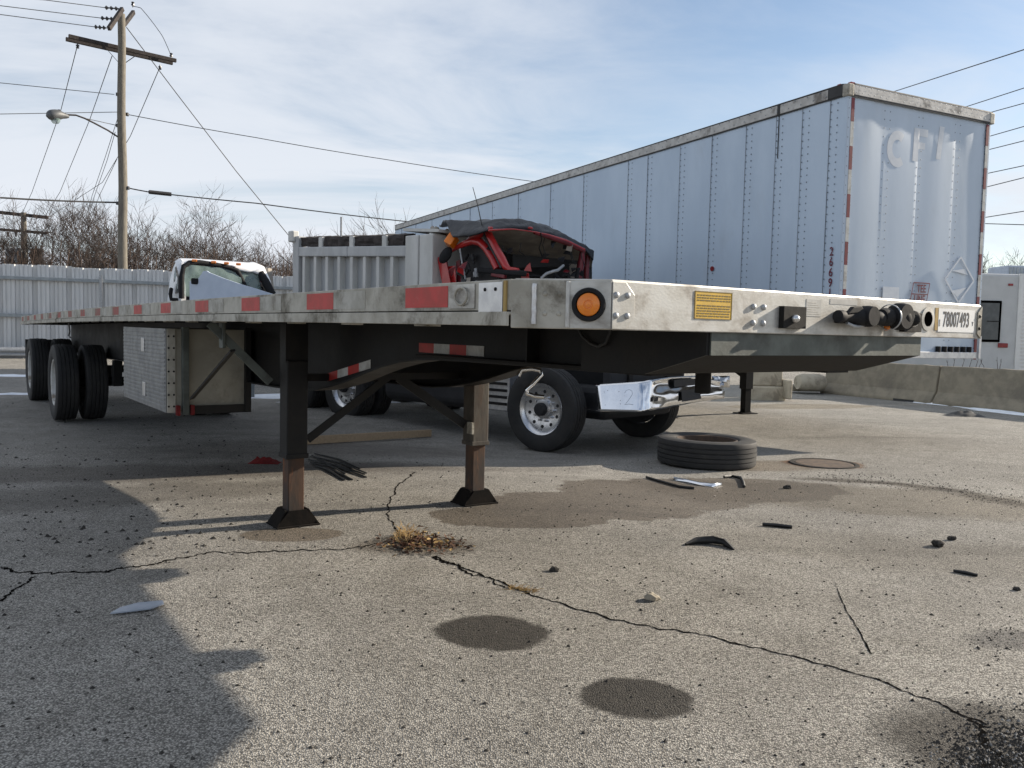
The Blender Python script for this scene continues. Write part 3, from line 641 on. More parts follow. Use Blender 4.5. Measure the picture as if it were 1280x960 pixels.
# landing gear
LGY = 3.23; LZ = .095
for k, xl in enumerate((.30, 1.63)):
    mb = MB(); mb.bx(xl-.066, xl+.066, LGY-.066, LGY+.066, .52, 1.115); leg = mb.build('landing_leg', 'frame_black' if k == 0 else 'grey_leg', fb, bevel=.008)
    MB().bx(xl-.051, xl+.051, LGY-.051, LGY+.051, LZ+.03, .54).build('inner_tube', 'rust_leg', leg, bevel=.006)
    MB().bx(xl-.071, xl+.071, LGY-.071, LGY+.071, .515, .545).build('collar', 'frame_black' if k == 0 else 'grey_leg', leg, bevel=.003)
    MB().bx(xl-.070, xl+.070, LGY-.05, LGY+.05, 1.10, zc(LGY)).build('leg_bracket', 'frame_black', leg)
    if k: MB().bx(xl-.085, xl-.067, LGY-.085, LGY-.02, .60, .68).build('gearbox_plate', 'alum_side', leg)
    mb = MB(); w_ = .135
    mb.bx(xl-w_, xl+w_, LGY-.105, LGY+.105, LZ, LZ+.012)
    for s in (-1, 1):
        mb.prism([(xl-w_, LGY+s*.085, LZ+.012), (xl+w_, LGY+s*.085, LZ+.012), (xl+.055, LGY+s*.085, LZ+.105), (xl-.055, LGY+s*.085, LZ+.105)], (0, -s*.012, 0))
        mb.prism([(xl+s*w_, LGY-.09, LZ+.012), (xl+s*w_, LGY+.09, LZ+.012), (xl+s*.075, LGY+.07, LZ+.105), (xl+s*.075, LGY-.07, LZ+.105)], (-s*.010, 0, 0))
    mb.build('sand_shoe', 'shoe_black', leg)
MB().bar((.39, LGY, .62), (.95, LGY+.02, 1.0), .05, .012, (0, 1, 0)).build('brace', 'frame_black', fb)
MB().bar((1.54, LGY, .66), (1.02, LGY+.02, 1.0), .06, .012, (0, 1, 0)).build('brace', 'frame_black', fb)
MB().bx(.36, 1.57, LGY-.02, LGY+.02, .985, 1.03).build('cross_shaft', 'frame_black', fb)
a = FB.px(262, 404, X=-.14); b = FB.px(338, 478, X=.21)
MB().bar(a, b, .05, .02, (0, 1, 0)).build('side_strut', 'coupler', fb, bevel=.002)
MB().bx(-.075, -.055, a[1]-.04, a[1]+.035, 1.18, 1.335).build('strut_hanger', 'coupler', fb, bevel=.004)
MB().bar(FB.px(291, 438, X=-.06), FB.px(240, 498, X=.02), .03, .014, (0, 1, 0)).build('side_strut', 'frame_black', fb)
# far-side struts
MB().bar((2.18, a[1], a[2]), (1.72, b[1], b[2]), .05, .02, (0, 1, 0)).build('side_strut', 'coupler', fb)
# crank handle
mb = MB(); mb.tube([FB.l(atp(x, y, 5.0)) for x, y in ((648, 470), (652, 462), (665, 461), (675, 463), (677, 468), (666, 480), (658, 487), (659, 492), (668, 495), (680, 496))], .013, 10); mb.build('crank_handle', 'chrome', fb, smooth=60)
# tool box
tb = MB().bx(-.118, .48, 4.66, 6.2, .675, 1.285).build('tool_box', 'cream_board', fb, bevel=.004)
dr = MB()
dr.bx(-.126, -.119, 4.66, 6.2, .675, 1.285); door = dr.build('box_door', 'diamond_plate', tb, bevel=.002)
mb = MB()
for k in range(19): z = .70+k*.0305; mb.prism([(-.126, 4.68, z), (-.126, 6.19, z), (-.126, 6.19, z+.018), (-.126, 4.68, z+.018)], (-.004, 0, 0))
mb.build('pressed_rib', 'diamond_plate', door, bevel=.002)
for t, z in ((5.40, 1.15), (5.36, .80)):
    mb = MB(); mb.bx(-.135, -.129, t-.05, t+.05, z-.055, z+.055); q = mb.build('latch', 'alum_clean', door, bevel=.004)
mb = MB(); mb.bx(-.118, -.06, 4.645, 4.659, .675, 1.285); trim = mb.build('box_trim', 'alum_side', tb, bevel=.002)
for k in range(7):
    for x in (-.108, -.072): dome((x, 4.645, .72+k*.085), (0, -1, 0), .008, .004).build('rivet', 'frame_black', trim)
MB().bx(-.02, .025, 4.60, 4.644, .66, 1.30).build('box_post', 'coupler', tb, bevel=.003)
MB().bx(.44, .485, 4.62, 4.659, .66, 1.30).build('box_post', 'frame_black', tb, bevel=.003)
MB().bx(.03, .44, 4.63, 4.659, .66, .72).build('box_sill', 'frame_black', tb)
for x in (-.05, .05): MB().bx(x-.014, x+.014, 4.60, 4.642, .655, .73).build('red_clamp', 'red_cloth', tb, bevel=.006)
MB().bx(.52, .60, 4.9, 5.0, .75, .9).build('label_plate', 'blue_paint', fb)
# running gear
for y in (10.95, 13.98):
    zg = -.005 if y < 12 else .015
    for x, rim, fl in ((-.02, 'W', False), (.325, None, True), (1.715, None, False), (2.06, 'W', True)):
        wheel(fb, (x, y, zg+.505), 0, rim, fl)
    MB().cyl((.1, y, zg+.505), (1.94, y, zg+.505), .065, 14).build('axle', 'frame_black', fb, smooth=50)
    for xb in (.53, 1.51):
        MB().prism([(xb-.05, y-.75, .82), (xb-.05, y-.6, .82), (xb-.05, y-.55, .48), (xb-.05, y-.7, .48)], (.1, 0, 0)).build('hanger', 'frame_black', fb)
        MB().bar((xb, y-.63, .52), (xb, y+.35, .50), .07, .06).build('trailing_arm', 'frame_black', fb)
        MB().lathe([(.0005, .0), (.11, .01), (.13, .07), (.11, .12), (.12, .18), (.0005, .2)], (xb, y+.32, .52), 'Z', 18).build('air_bag', 'black_rubber', fb, smooth=50)
MB().cyl((.62, 9.3, .72), (1.42, 9.3, .72), .13, 20).build('air_tank', 'frame_black', fb, smooth=50)
for x0 in (-.15, 1.6): MB().bx(x0, x0+.6, 14.54, 14.55, .35, 1.0).build('mud_flap', 'black_rubber', fb)
MB().bx(-.19, 2.23, 14.52, 14.6, zc(14.5), zc(14.5)+.12).build('rear_rail', 'alum_side', fb)
MB().tube([FB.px(x, y, X=.1) for x, y in ((86, 404), (87, 415), (86, 420), (88, 422))], .012, 6).build('chain', 'galv', fb)

# ------------------------------------------------------------------ box van trailer
VN = Frame(3.7994, 9.8954, .4644)
vn = thing('van_trailer', 'tall white riveted box trailer with red and white tape on its corners', 'trailer', VN.o, VN.th)
VT, VB, VW, VL = 4.24, 1.12, 2.56, 16.15
seams = [0.0, .248, .683, 1.123, 1.676, 2.367, 3.08, 3.894, 4.429, 5.813, 7.017, 8.369, 9.606, 10.82, 12.03, 13.24, 14.45, 15.6, VL]
zt = VT-.115
riv = MB()
def rv(P, n, r=.0075):
    P = Vector(P); n = Vector(n); x = n.orthogonal().normalized(); y = n.cross(x); o = len(riv.v)
    for j in range(5): a = j*2*math.pi/5; q = P+(x*math.cos(a)+y*math.sin(a))*r; riv.v.append(tuple(q))
    riv.v.append(tuple(P+n*(.0012 if n.y else .004)))
    for j in range(5): riv.f.append((o+j, o+(j+1) % 5, o+5))
for i in range(len(seams)-1):
    a, b = seams[i], seams[i+1]; wdt = b-a; ph = random.random()*9
    def fn(u, v, a=a, b=b, wdt=wdt, ph=ph, i=i):
        y = a+(b-a)*u; z = VB+.09+(zt-VB-.09)*v
        x = -.004*math.sin(math.pi*u)**.7*(1+.8*nz(y*1.3, z*.6, ph)) - .0025*nz(y*3, z*1.1, ph+4) - (.0018 if i % 2 else 0)
        return (x-.001*(i % 3), y, z)
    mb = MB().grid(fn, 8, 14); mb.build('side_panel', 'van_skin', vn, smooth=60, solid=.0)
    for yy in ([b-.02, b-.115] if i < 12 else [b-.02]):
        z = VB+.13
        while z < zt-.02 and b < VL: rv((-.010, yy, z), (-1, 0, 0), .010+.0004*b); z += .085 if i < 9 else .17
for b in seams[1:-1]: MB().bx(-.0085, -.004, b-.003-.0003*b, b+.003+.0003*b, VB+.09, zt).build('panel_seam', 'seam', vn)
FS = [0.06, .64, 1.235, 1.91, VW-.06]
def vfront(x, z):
    i = 0 if x < FS[1] else 1 if x < FS[2] else 2 if x < FS[3] else 3
    u = min(1, max(0, (x-FS[i])/(FS[i+1]-FS[i]))); ph = i*3.1
    return -.0035*math.sin(math.pi*u)**1.6*(1+.9*nz(z*.55, ph))+.010*math.exp(-((z-3.92)/.16)**2)*nz(x*3.3, ph, 2.)+.004*nz(x*1.6, z*.5, ph+8)
for i in range(4):
    a, b = FS[i], FS[i+1]; ph = i*3.1
    def fn(u, v, a=a, b=b, ph=ph, i=i):
        x = a+(b-a)*u; z = VB+.05+(zt-VB-.05)*v
        return (x, vfront(x, z), z)
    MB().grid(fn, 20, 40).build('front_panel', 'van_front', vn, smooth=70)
    for xx in ((b-.02, b+.075) if i in (0, 2) else (b-.02, b+.05)):
        if xx > VW-.05: continue
        z = VB+.1
        while z < zt-.02: rv((xx, vfront(xx, z)-.0008, z), (0, -1, 0), .010); z += .1
for x in (.015, .105, VW-.105, VW-.015):
    z = VB+.1
    while z < zt-.02: rv((x, -.012, z), (0, -1, 0), .007); z += .11
for i in range(25): rv((.1+i*.1, -.034, zt+.03), (0, -1, 0), .009); rv((.15+i*.1, -.034, zt+.10), (0, -1, 0), .008)
for i in range(70): rv((-.026, .3+i*.2, zt+.035), (-1, 0, 0), .009); rv((-.026, .4+i*.2, zt+.10), (-1, 0, 0), .009)
o = riv.build('rivets', 'rivet', vn); o['kind'] = 'stuff'
# corner posts and rails
for x0 in (.0, VW-.06): MB().bx(x0, x0+.06, -.010, .06, VB, zt).build('corner_post', 'van_front', vn, bevel=.004)
MB().bx(-.022, .0, .28, VL, zt, VT).build('top_rail', 'van_rail', vn, bevel=.004)
MB().bx(-.024, .0, .0, .28, zt-.004, VT+.002).build('top_rail', 'black_paint', vn, bevel=.004)
MB().bx(.03, VW, -.028, -.018, zt-.022, zt-.001).build('rail_dark_line', 'black_paint', vn)  # black line along the lower edge of the top rail
MB().bx(-.018, -.012, .0, VL, zt-.018, zt-.001).build('rail_dark_line', 'black_paint', vn)
MB().bx(.06, VW, -.030, .0, zt, VT).build('front_top_rail', 'van_rail', vn, bevel=.004)
mb = MB(); mb.tube([(-.01, VL, VT+.006), (-.01, 2, VT+.006), (-.012, .08, VT+.006), (.08, -.018, VT+.006), (1.2, -.018, VT+.006), (VW, -.018, VT+.006)], .014, 6); mb.build('roof_edge_bead', 'black_paint', vn)
for nm, x in (('corner_cap', -.03), ('corner_cap', VW-.05)):
    MB().bx(x, x+.09, -.036, .06, zt-.02, VT+.004).build(nm, 'alum_side', vn, bevel=.012)
for x, y, m in ((.02, -.02, 'red_lens'), (-.02, .10, 'red_lens')):
    MB().bx(x, x+.07, y, y+.05, VT+.002, VT+.028).build('marker_lamp', m, vn, bevel=.006)
MB().bx(-.0245, -.022, 1.05, 1.10, zt-.0, VT-.002).build('rail_joint', 'black_paint', vn)
MB().bx(-.0125, -.009, 1.07, 1.082, zt-.55, zt).build('drip_streak', 'black_paint', vn)
MB().bx(.0, VW, .05, VL, VT-.02, VT-.005).build('roof', 'van_rail', vn)
MB().bx(-.012, .02, .0, VL, VB, VB+.09).build('bottom_rail', 'van_rail', vn, bevel=.003)
MB().bx(.02, VW, .03, VL, VB+.0, VB+.08).build('floor', 'frame_black', vn)
MB().bx(VW-.01, VW+.01, .06, VL, VB, zt).build('side_wall', 'van_skin', vn)
MB().bx(0, VW, VL-.02, VL+.02, VB, VT).build('rear_door', 'van_rail', vn)
MB().bx(.03, VW-.03, -.05, .04, VB-.03, VB+.05).build('front_sill', 'alum_clean', vn, bevel=.004)
for k in range(6): MB().cyl((1.75+k*.12, -.03, VB+.05), (1.75+k*.12, -.03, VB+.12), .03, 10).build('air_coupling', 'black_plastic', vn)
MB().bx(VW-.07, VW-.03, -.07, -.04, VB-.03, VB+.26).build('lock_bar', 'alum_clean', vn)
# tape on the corners
for x0 in (.050, VW-.085):
    z = zt-.03; k = 0
    while z > VB+.15:
        h = .27 if k % 2 == 0 else .28
        MB().bx(x0, x0+.05, -.0145, -.0095, z-h, z-.003).build('reflective_tape', 'maroon_tape' if k % 2 == 0 else 'white_tape', vn)
        z -= h; k += 1
# writing
def letter_grid(fn, nu, nv):
    def f(u, v):
        x, z = fn(u, v); return (x, vfront(x, z)-.0025, z)
    return MB().grid(f, nu, nv)
def arcC(u, v):
    a = R_(52)+u*R_(256); r = .098+.095*v; return (.86+r*math.cos(a)*.92, 3.60+r*math.sin(a)*1.12)
letter_grid(arcC, 40, 6).build('faded_letter', 'ghost', vn, smooth=80)
mb = letter_grid(lambda u, v: (1.13+.095*u+.015*v, 3.49+.40*v), 6, 24)
mbb = letter_grid(lambda u, v: (1.235+.15*u, 3.80+.09*v), 12, 6); mbc = letter_grid(lambda u, v: (1.225+.12*u, 3.645+.08*v), 12, 6)
mb.add(mbb.v, mbb.f); mb.add(mbc.v, mbc.f); mb.build('faded_letter', 'ghost', vn, smooth=80)
letter_grid(lambda u, v: (1.55+.085*u+.045*v, 3.56+.40*v), 6, 24).build('faded_letter', 'ghost', vn, smooth=80)
for i, c in enumerate('26691'):
    put_text('fleet_number', text_mesh(c, .145, 'maroon_ink', .001, .0012, .85), vn, (-.014, .125, 2.33-i*.122), (0, -1, 0))
dm = [(2.09, 1.80), (2.37, 2.09), (2.09, 2.38), (1.81, 2.09)]
mb = MB()
for i in range(4):
    p, q = dm[i], dm[(i+1) % 4]; mb.bar((p[0], -.028, p[1]), (q[0], -.028, q[1]), .022, .006, (0, 1, 0))
mb.prism([(1.93, -.026, 2.2), (2.25, -.026, 2.16), (2.18, -.026, 2.235)], (0, -.003, 0)); mb.prism([(1.96, -.026, 1.95), (2.23, -.026, 2.0), (2.06, -.026, 1.87)], (0, -.003, 0))
mb.build('placard_holder', 'ghost', vn)
for i, c in enumerate(('TEE', 'LINE')):
    put_text('emblem_word', text_mesh(c, .135, 'maroon_tape', .001, .002, .75), vn, (1.37+.012-.03*i, -.030, 1.945-i*.13), (1, 0, .02))
mb = MB()
for z in (2.02, 1.88, 1.745): mb.bar((1.24-(2.02-z)*.2, -.029, z), (1.53-(2.02-z)*.2, -.029, z), .012, .002, (0, 1, 0))
for x in (1.235, 1.53): mb.bar((x, -.029, 2.02), (x-.055, -.029, 1.745), .010, .002, (0, 1, 0))
mb.build('emblem_border', 'maroon_tape', vn)
for i in range(6): put_text('stencil_mark', text_mesh('7835TL'[i], .10, 'rivet', .001, .0, .8), vn, (1.86+i*.065, -.030, 1.70), (1, 0, 0))
MB().bx(.70, .98, -.030, -.026, 1.72, 1.95).build('document_plate', 'ghost', vn)
MB().cyl((-.006, 2.258, 2.25), (-.02, 2.258, 2.25), .035, 16).build('side_marker', 'red_lens', vn)
# landing gear and running gear
for x in (.45, 2.12):
    z0 = gz(*VN.g(x, 3.83, 0)[:2]); mb = MB().bx(x-.08, x+.08, 3.75, 3.91, .42, VB); leg = mb.build('landing_leg', 'frame_black', vn, bevel=.006)
    MB().bx(x-.06, x+.06, 3.77, 3.89, z0+.02, .44).build('inner_tube', 'grease', leg)
    mb = MB(); mb.bx(x-.16, x+.16, 3.70, 3.96, z0, z0+.015); mb.prism([(x-.15, 3.83, z0+.015), (x+.15, 3.83, z0+.015), (x+.05, 3.83, z0+.08), (x-.05, 3.83, z0+.08)], (0, .012, 0)); mb.build('sand_shoe', 'grease', leg)
MB().bx(.4, 2.2, 3.80, 3.86, .85, .92).build('cross_shaft', 'frame_black', vn)
for x in (.45, 2.12): MB().bar((x, 3.9, .62), (x, 5.0, 1.12), .05, .05).build('brace', 'frame_black', vn)
for y in (13.2, 14.45):
    for x, fl in ((.14, False), (.48, True), (2.08, False), (2.42, True)): wheel(vn, (x, y, gz(*VN.g(x, y, 0)[:2])+.505), 0, 'W' if x in (.14, 2.42) else None, fl)

# ------------------------------------------------------------------ wrecked red dump truck
TK = Frame(.45, 10.1, .807, -.12)
tk = thing('wrecked_dump_truck', 'wrecked red dump truck with crushed cab, chrome bumper and ribbed grey body', 'truck', TK.o, TK.th)
wheel(tk, (-.05, 0, .515), .10, 'A'); wheel(tk, (2.02, 0.05, .515), .10, None, True)
wheel(tk, (.05, 4.15, .515), 0, 'A'); wheel(tk, (.05, 5.45, .515), 0, 'A'); wheel(tk, (2.0, 4.15, .515), 0, 'A', True); wheel(tk, (2.0, 5.45, .515), 0, 'A', True)
wheel(tk, (.39, 4.15, .515), 0, None); wheel(tk, (.39, 5.45, .515), 0, None)
for x in (.62, 1.42): MB().bx(x-.04, x+.04, -.75, 6.2, .78, 1.04).build('chassis_rail', 'frame_black', tk)
MB().bx(.1, 1.95, -.06, .06, .44, .56).build('front_axle', 'frame_black', tk)
MB().bx(.66, 1.36, -.35, .75, .72, 1.30).build('engine_block', 'dark_inner', tk, bevel=.05)
mb = MB(); mb.tube([(.5, -.3, 1.08), (.7, -.45, 1.14), (1.0, -.5, 1.08), (1.2, -.45, 1.0)], [.05, .07, .06, .04], 10); mb.build('coolant_pipe', 'red_paint', tk, smooth=60)
MB().bx(.30, 1.75, -.62, .35, .40, .80).build('oil_pan', 'dark_inner', tk, bevel=.08)
MB().bx(.25, 1.85, -.72, -.60, .62, 1.35).build('radiator', 'dark_inner', tk, bevel=.03)
for x in (.18, 1.84): MB().cyl((x-.06, 0, .515), (x+.06, 0, .515), .29, 24).build('brake_drum', 'dark_inner', tk, smooth=40)
MB().bx(-.05, .5, 1.3, 3.2, .40, .92).build('fuel_tank', 'dark_inner', tk, bevel=.12, seg=4)
# bumper
def bp(x, y, d): return TK.l(atp(x, y, d))
bt = [bp(745, 481, 9.62), bp(803, 477, 9.32), bp(812, 475, 9.33), bp(838, 471.5, 9.7), bp(870, 469.5, 10.25), bp(905, 477, 10.9)]
bb = [bp(748, 513.5, 9.50), bp(802, 515, 9.20), bp(812, 513, 9.25), bp(838, 509, 9.72), bp(872, 502.5, 10.27), bp(904, 498, 10.9)]
def bfn(u, v):
    k = u*(len(bt)-1); i = min(int(k), len(bt)-2); f = k-i
    a = Vector(bt[i]).lerp(Vector(bt[i+1]), f); b = Vector(bb[i]).lerp(Vector(bb[i+1]), f); p = a.lerp(b, v)
    if i >= 2: p += Vector((0, 1, 0))*(.018*math.sin(v*math.pi*2.)*min(1, (k-2))+.02*nz(k*2.1, v*3.))
    elif i == 1: p += Vector((0, 1, 0))*.012*nz(k*5, v*4)
    return p
bump = MB().grid(bfn, 50, 14).build('bumper', 'chrome', tk, smooth=70, solid=.008)
mb = MB(); mb.prism([bfn(.26, .97)+Vector((0, .0, .0)), bfn(0.01, 1.), bfn(.01, 1.)+Vector((.1, .3, 0)), bfn(.9, 1.)+Vector((0, .3, 0)), bfn(.9, 1.)], (0, 0, -.008)); mb.build('bumper_lip', 'chrome', bump)
def hole(u0, u1, v0, v1, nm='bumper_opening', m='dark_inner', off=-.035):
    q = [bfn(u0, v0), bfn(u1, v0), bfn(u1, v1), bfn(u0, v1)]
    MB().prism([p+Vector((0, off, 0)) for p in q], (0, .006, 0)).build(nm, m, bump)
hole(.62, .78, .10, .34); hole(.66, .80, .48, .86); hole(.425, .455, .58, .72)
n_ = Vector((-.35, -.94, 0))
for u, v in ((.035, .30), (.05, .24), (.10, .30), (.035, .78), (.105, .74), (.105, .62)): dome(bfn(u, v), n_, .006, .006).build('bumper_bolt', 'dark_inner', bump)
mb = MB(); mb.tube([bfn(u, v)+n_*.007 for u, v in ((.122, .36), (.130, .27), (.143, .24), (.155, .30), (.157, .40), (.146, .54), (.130, .70), (.122, .76), (.140, .74), (.160, .76))], .0026, 6); mb.build('pen_number', 'rivet', bump, smooth=60)
MB().bx(1.75, 2.15, -.95, -.80, .58, .80).build('tow_bracket', 'rust', tk, bevel=.02)
mb = MB().grid(lambda u, v: TK.l(atp(890+22*u, 470+14*v, 11.0+.15*math.sin(u*4+v*3))), 6, 6); mb.build('torn_trim', 'chrome', tk, smooth=60, solid=.006)
# crushed cab, drawn on its own planes
def cs(x, y, X=-.05): return TK.px(x, y, X=X)
def cw(x, y, d): return TK.l(atp(x, y, d))
def panel(pts, m, name, off=(.03, .02, 0)): return MB().prism(pts, off).build(name, m, tk, bevel=.008)
cab = MB().bx(.05, 1.95, .75, 2.0, .95, 1.55).build('cab_floor', 'dark_inner', tk, bevel=.05)
panel([cs(546, 322), cs(553, 319), cs(557, 322), cs(567, 372), cs(556, 372)], 'red_paint', 'door_skin', (.05, .03, 0))
panel([cs(559, 333, .0), cs(569, 332, .0), cs(571, 372, .0), cs(564, 372, .0)], 'red_paint', 'door_skin')
panel([cs(570, 326, .06), cs(575, 324, .06), cs(578, 372, .06), cs(571, 372, .06)], 'dark_red', 'door_skin')
def frame(pts, r, m, name, X=-.02, fl=.6):
    mb = MB(); mb.tube([cs(x, y, X) if not hasattr(X, '__len__') else cs(x, y, X[i]) for i, (x, y) in enumerate(pts)], r, 8); return mb.build(name, m, tk, smooth=60)
frame([(563, 314), (572, 309), (582, 304), (592, 301), (601, 303), (608, 311), (615, 322), (622, 336)], [.022, .035, .045, .05, .055, .05, .048, .05], 'red_paint', 'door_frame')
frame([(582, 303), (590, 297), (600, 292), (608, 286), (614, 284)], [.02, .04, .06, .055, .04], 'red_paint', 'roof_corner')
frame([(609, 287), (613, 297), (620, 311), (627, 323), (632, 333), (637, 337), (648, 337)], [.045, .05, .052, .055, .05, .035, .02], 'red_paint', 'windscreen_pillar')
frame([(605, 294), (612, 306), (620, 320), (627, 335)], .022, 'dark_inner', 'door_seal', -.05)
frame([(575, 311), (577, 325), (580, 340), (584, 358)], .012, 'galv', 'window_channel', -.05)
# cab interior behind the door opening
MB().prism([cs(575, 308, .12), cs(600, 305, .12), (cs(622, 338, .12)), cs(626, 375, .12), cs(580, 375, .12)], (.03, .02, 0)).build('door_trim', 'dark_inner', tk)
for k in range(9):
    x, y = random.uniform(582, 600), random.uniform(312, 352)
    MB().tube([cs(x, y, .05), cs(x+random.uniform(-5, 5), y+random.uniform(4, 12), .05)], random.uniform(.012, .03), 7).build('broken_fitting', random.choice(['dark_inner', 'galv', 'black_plastic', 'dark_inner']), tk, smooth=60)
MB().bar(cs(600, 338, .0), cs(655, 342, .0), .12, .07).build('dash_edge', 'black_plastic', tk, bevel=.02)
MB().bar(cs(615, 343, -.03), cs(632, 346, -.03), .05, .05).build('red_shard', 'dark_red', tk, bevel=.01)
panel([cs(651, 342, .1), cs(661, 341, .1), cs(662, 356, .1), cs(652, 356, .1)], 'red_paint', 'red_shard', (.06, .05, 0))
# headliner and back wall seen through the windscreen opening
RX = [(557, 275, 11.35), (585, 277, 10.95), (610, 275, 10.75), (640, 274, 10.9), (665, 277, 11.2), (682, 281, 11.45), (706, 294, 11.75), (731, 307, 12.0), (742, 316, 12.1)]
FX = [(566, 296, 10.95), (586, 296, 10.7), (611, 287, 10.45), (641, 285.5, 10.7), (668, 289, 11.05), (686, 293, 11.3), (708, 301, 11.6), (730, 311, 11.9), (741, 325, 12.05)]
BX = [(560, 290, 12.2), (590, 292, 12.1), (615, 304, 12.1), (640, 318, 12.2), (668, 326, 12.4), (690, 330, 12.6), (708, 332, 12.8), (730, 334, 13.0), (739, 336, 13.0)]
def interp(L, u):
    k = u*(len(L)-1); i = min(int(k), len(L)-2); f = k-i
    return [L[i][j]+(L[i+1][j]-L[i][j])*f for j in range(3)]
def roof(u, v):
    if v < .35:
        a, b = interp(FX, u), interp(RX, u); f = v/.35
    else:
        a, b = interp(RX, u), interp(RX, u); b = [b[0]-8, b[1]+6, b[2]+1.1]; f = (v-.35)/.65
    p = [a[j]+(b[j]-a[j])*f for j in range(3)]
    P = cw(*p); r = .045*nz(u*9, v*6, 1.7)+.02*nz(u*25, v*14, 3.)
    return (P[0], P[1], P[2]+r*(.35 if v < .05 else 1))
MB().grid(roof, 60, 18).build('torn_roof_cover', 'tarp', tk, smooth=60, solid=.02)
mb = MB(); mb.tube([cw(x, y+.8, d-.03) for x, y, d in FX[2:8]], [.014, .008, .010, .014, .028, .020], 8); mb.build('roof_edge', 'red_paint', tk, smooth=60)
mb = MB(); mb.tube([cw(x, y+1.8+(i % 2)*1.2, d-.0) for i, (x, y, d) in enumerate(FX[4:8])], [.02, .035, .045, .03], 8); mb.build('roof_edge', 'dark_red', tk, smooth=60)
for x in (613, 637, 642, 663): MB().box(cw(x, 285, 10.5 if x < 630 else 10.9), (.05, .05, .03)).build('roof_lamp', 'red_paint', tk, bevel=.008)
mb = MB().grid(lambda u, v: cw(*[interp(FX, .25+u*.75)[j]*(1-v)+interp(BX, .25+u*.75)[j]*v + (0, .8*math.sin(u*7+v*5), .1*nz(u*6, v*4))[j] for j in range(3)]), 24, 10); mb.build('headliner', 'cab_inner', tk, smooth=60)
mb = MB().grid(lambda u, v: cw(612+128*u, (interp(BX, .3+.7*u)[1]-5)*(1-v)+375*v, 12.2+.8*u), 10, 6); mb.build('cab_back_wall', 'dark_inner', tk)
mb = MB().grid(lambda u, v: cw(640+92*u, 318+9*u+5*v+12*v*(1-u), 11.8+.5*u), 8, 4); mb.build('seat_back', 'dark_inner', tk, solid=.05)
mb = MB(); mb.tube([cw(728, 311, 11.9), cw(727, 325, 11.92), cw(723, 345, 11.9), cw(724, 372, 11.9)], [.03, .05, .055, .05], 8); mb.build('windscreen_pillar', 'dark_red', tk, smooth=60)
mb = MB(); mb.tube([cw(735, 318, 12.1), cw(733, 335, 12.1), cw(733, 372, 12.1)], [.03, .04, .04], 8); mb.build('windscreen_pillar', 'dark_red', tk, smooth=60)
MB().bar(cw(716, 330, 12.1), cw(717, 372, 12.1), .12, .03).build('seat_belt_post', 'cab_inner', tk)
MB().tube([cw(676, 348, 11.0), cw(683, 342, 11.0), cw(692, 339, 11.05), (cw(697, 338, 11.1)), cw(704, 332, 11.4)], .02, 8).build('steering_column', 'galv', tk, smooth=60)
MB().tube([cw(668+14*math.cos(a), 352+7*math.sin(a), 11.1) for a in [k*2*math.pi/20 for k in range(21)]], .018, 8).build('steering_wheel', 'black_plastic', tk, smooth=60)
for k in range(14):
    x, y = random.uniform(640, 720), random.uniform(336, 356); d = 11.2+(x-640)/160
    MB().tube([cw(x, y, d), cw(x+random.uniform(-14, 14), y+random.uniform(-4, 8), d), cw(x+random.uniform(-20, 20), y+random.uniform(6, 16), d)], random.uniform(.012, .035), 7).build('broken_fitting', random.choice(['dark_inner', 'black_plastic', 'dark_inner', 'galv']), tk, smooth=60)
MB().tube([cw(676, 291, 11.1), cw(677, 300, 11.2), cw(674, 310, 11.3), cw(678, 322, 11.4)], .009, 6).build('hanging_cable', 'black_rubber', tk)
q = Euler((.5, .35, .5)).to_matrix(); MB().box(cw(564.5, 301, 11.1), (.14, .12, .15), q).build('amber_beacon', 'amber', tk, bevel=.012)
MB().lathe([(.0005, -.05), (.08, -.04), (.10, 0), (.08, .04), (.0005, .05)], (0, 0, 0), 'X', 18).build('mirror', 'black_plastic', tk, smooth=60).matrix_local = Matrix.Translation(cw(557, 319, 11.1)) @ Euler((.5, .2, .6)).to_matrix().to_4x4() @ Matrix.Diagonal((.7, .75, 1.25, 1))
MB().tube([cw(591, 234, 10.7), cw(597, 256, 10.7), cw(602, 280, 10.7), cw(606, 296, 10.7)], [.005, .006, .007, .009], 6).build('antenna', 'black_rubber', tk)
for k in range(8):
    x, y = random.uniform(540, 566), random.uniform(284, 302)
    MB().tube([cw(x, y, 11.6), cw(x+random.uniform(-8, 8), y+random.uniform(-5, 5), 11.5), cw(x+random.uniform(-10, 10), y+random.uniform(-2, 10), 11.5)], random.uniform(.02, .045), 7).build('tangled_debris', random.choice(['dark_inner', 'cab_inner', 'rust', 'dark_inner']), tk, smooth=60)
rk = random.Random(21)
for k in range(22):
    x, y = (rk.uniform(560, 640), rk.uniform(298, 350)) if k < 9 else (rk.uniform(640, 738), rk.uniform(300, 352)); d = (10.75 if x < 640 else 10.9+(x-640)*.011)+rk.uniform(-.05, .1)
    q = [(x, y), (x+rk.uniform(3, 9), y+rk.uniform(-4, 3)), (x+rk.uniform(2, 8), y+rk.uniform(4, 12)), (x-rk.uniform(0, 4), y+rk.uniform(3, 8))]
    MB().prism([cw(a, b, d+rk.uniform(-.06, .06)) for a, b in q], (.01, .015, .004)).build('torn_sheet', rk.choice(['red_paint', 'dark_red', 'dark_inner', 'tarp', 'cab_inner', 'dark_inner']), tk)
for k in range(9):
    x, y = rk.uniform(620, 735), rk.uniform(296, 318); d = 11.0+(x-640)*.01
    MB().tube([cw(x, y, d), cw(x+rk.uniform(-4, 4), y+rk.uniform(6, 14), d), cw(x+rk.uniform(-9, 9), y+rk.uniform(16, 34), d)], .006, 5).build('hanging_wire', 'black_rubber', tk)
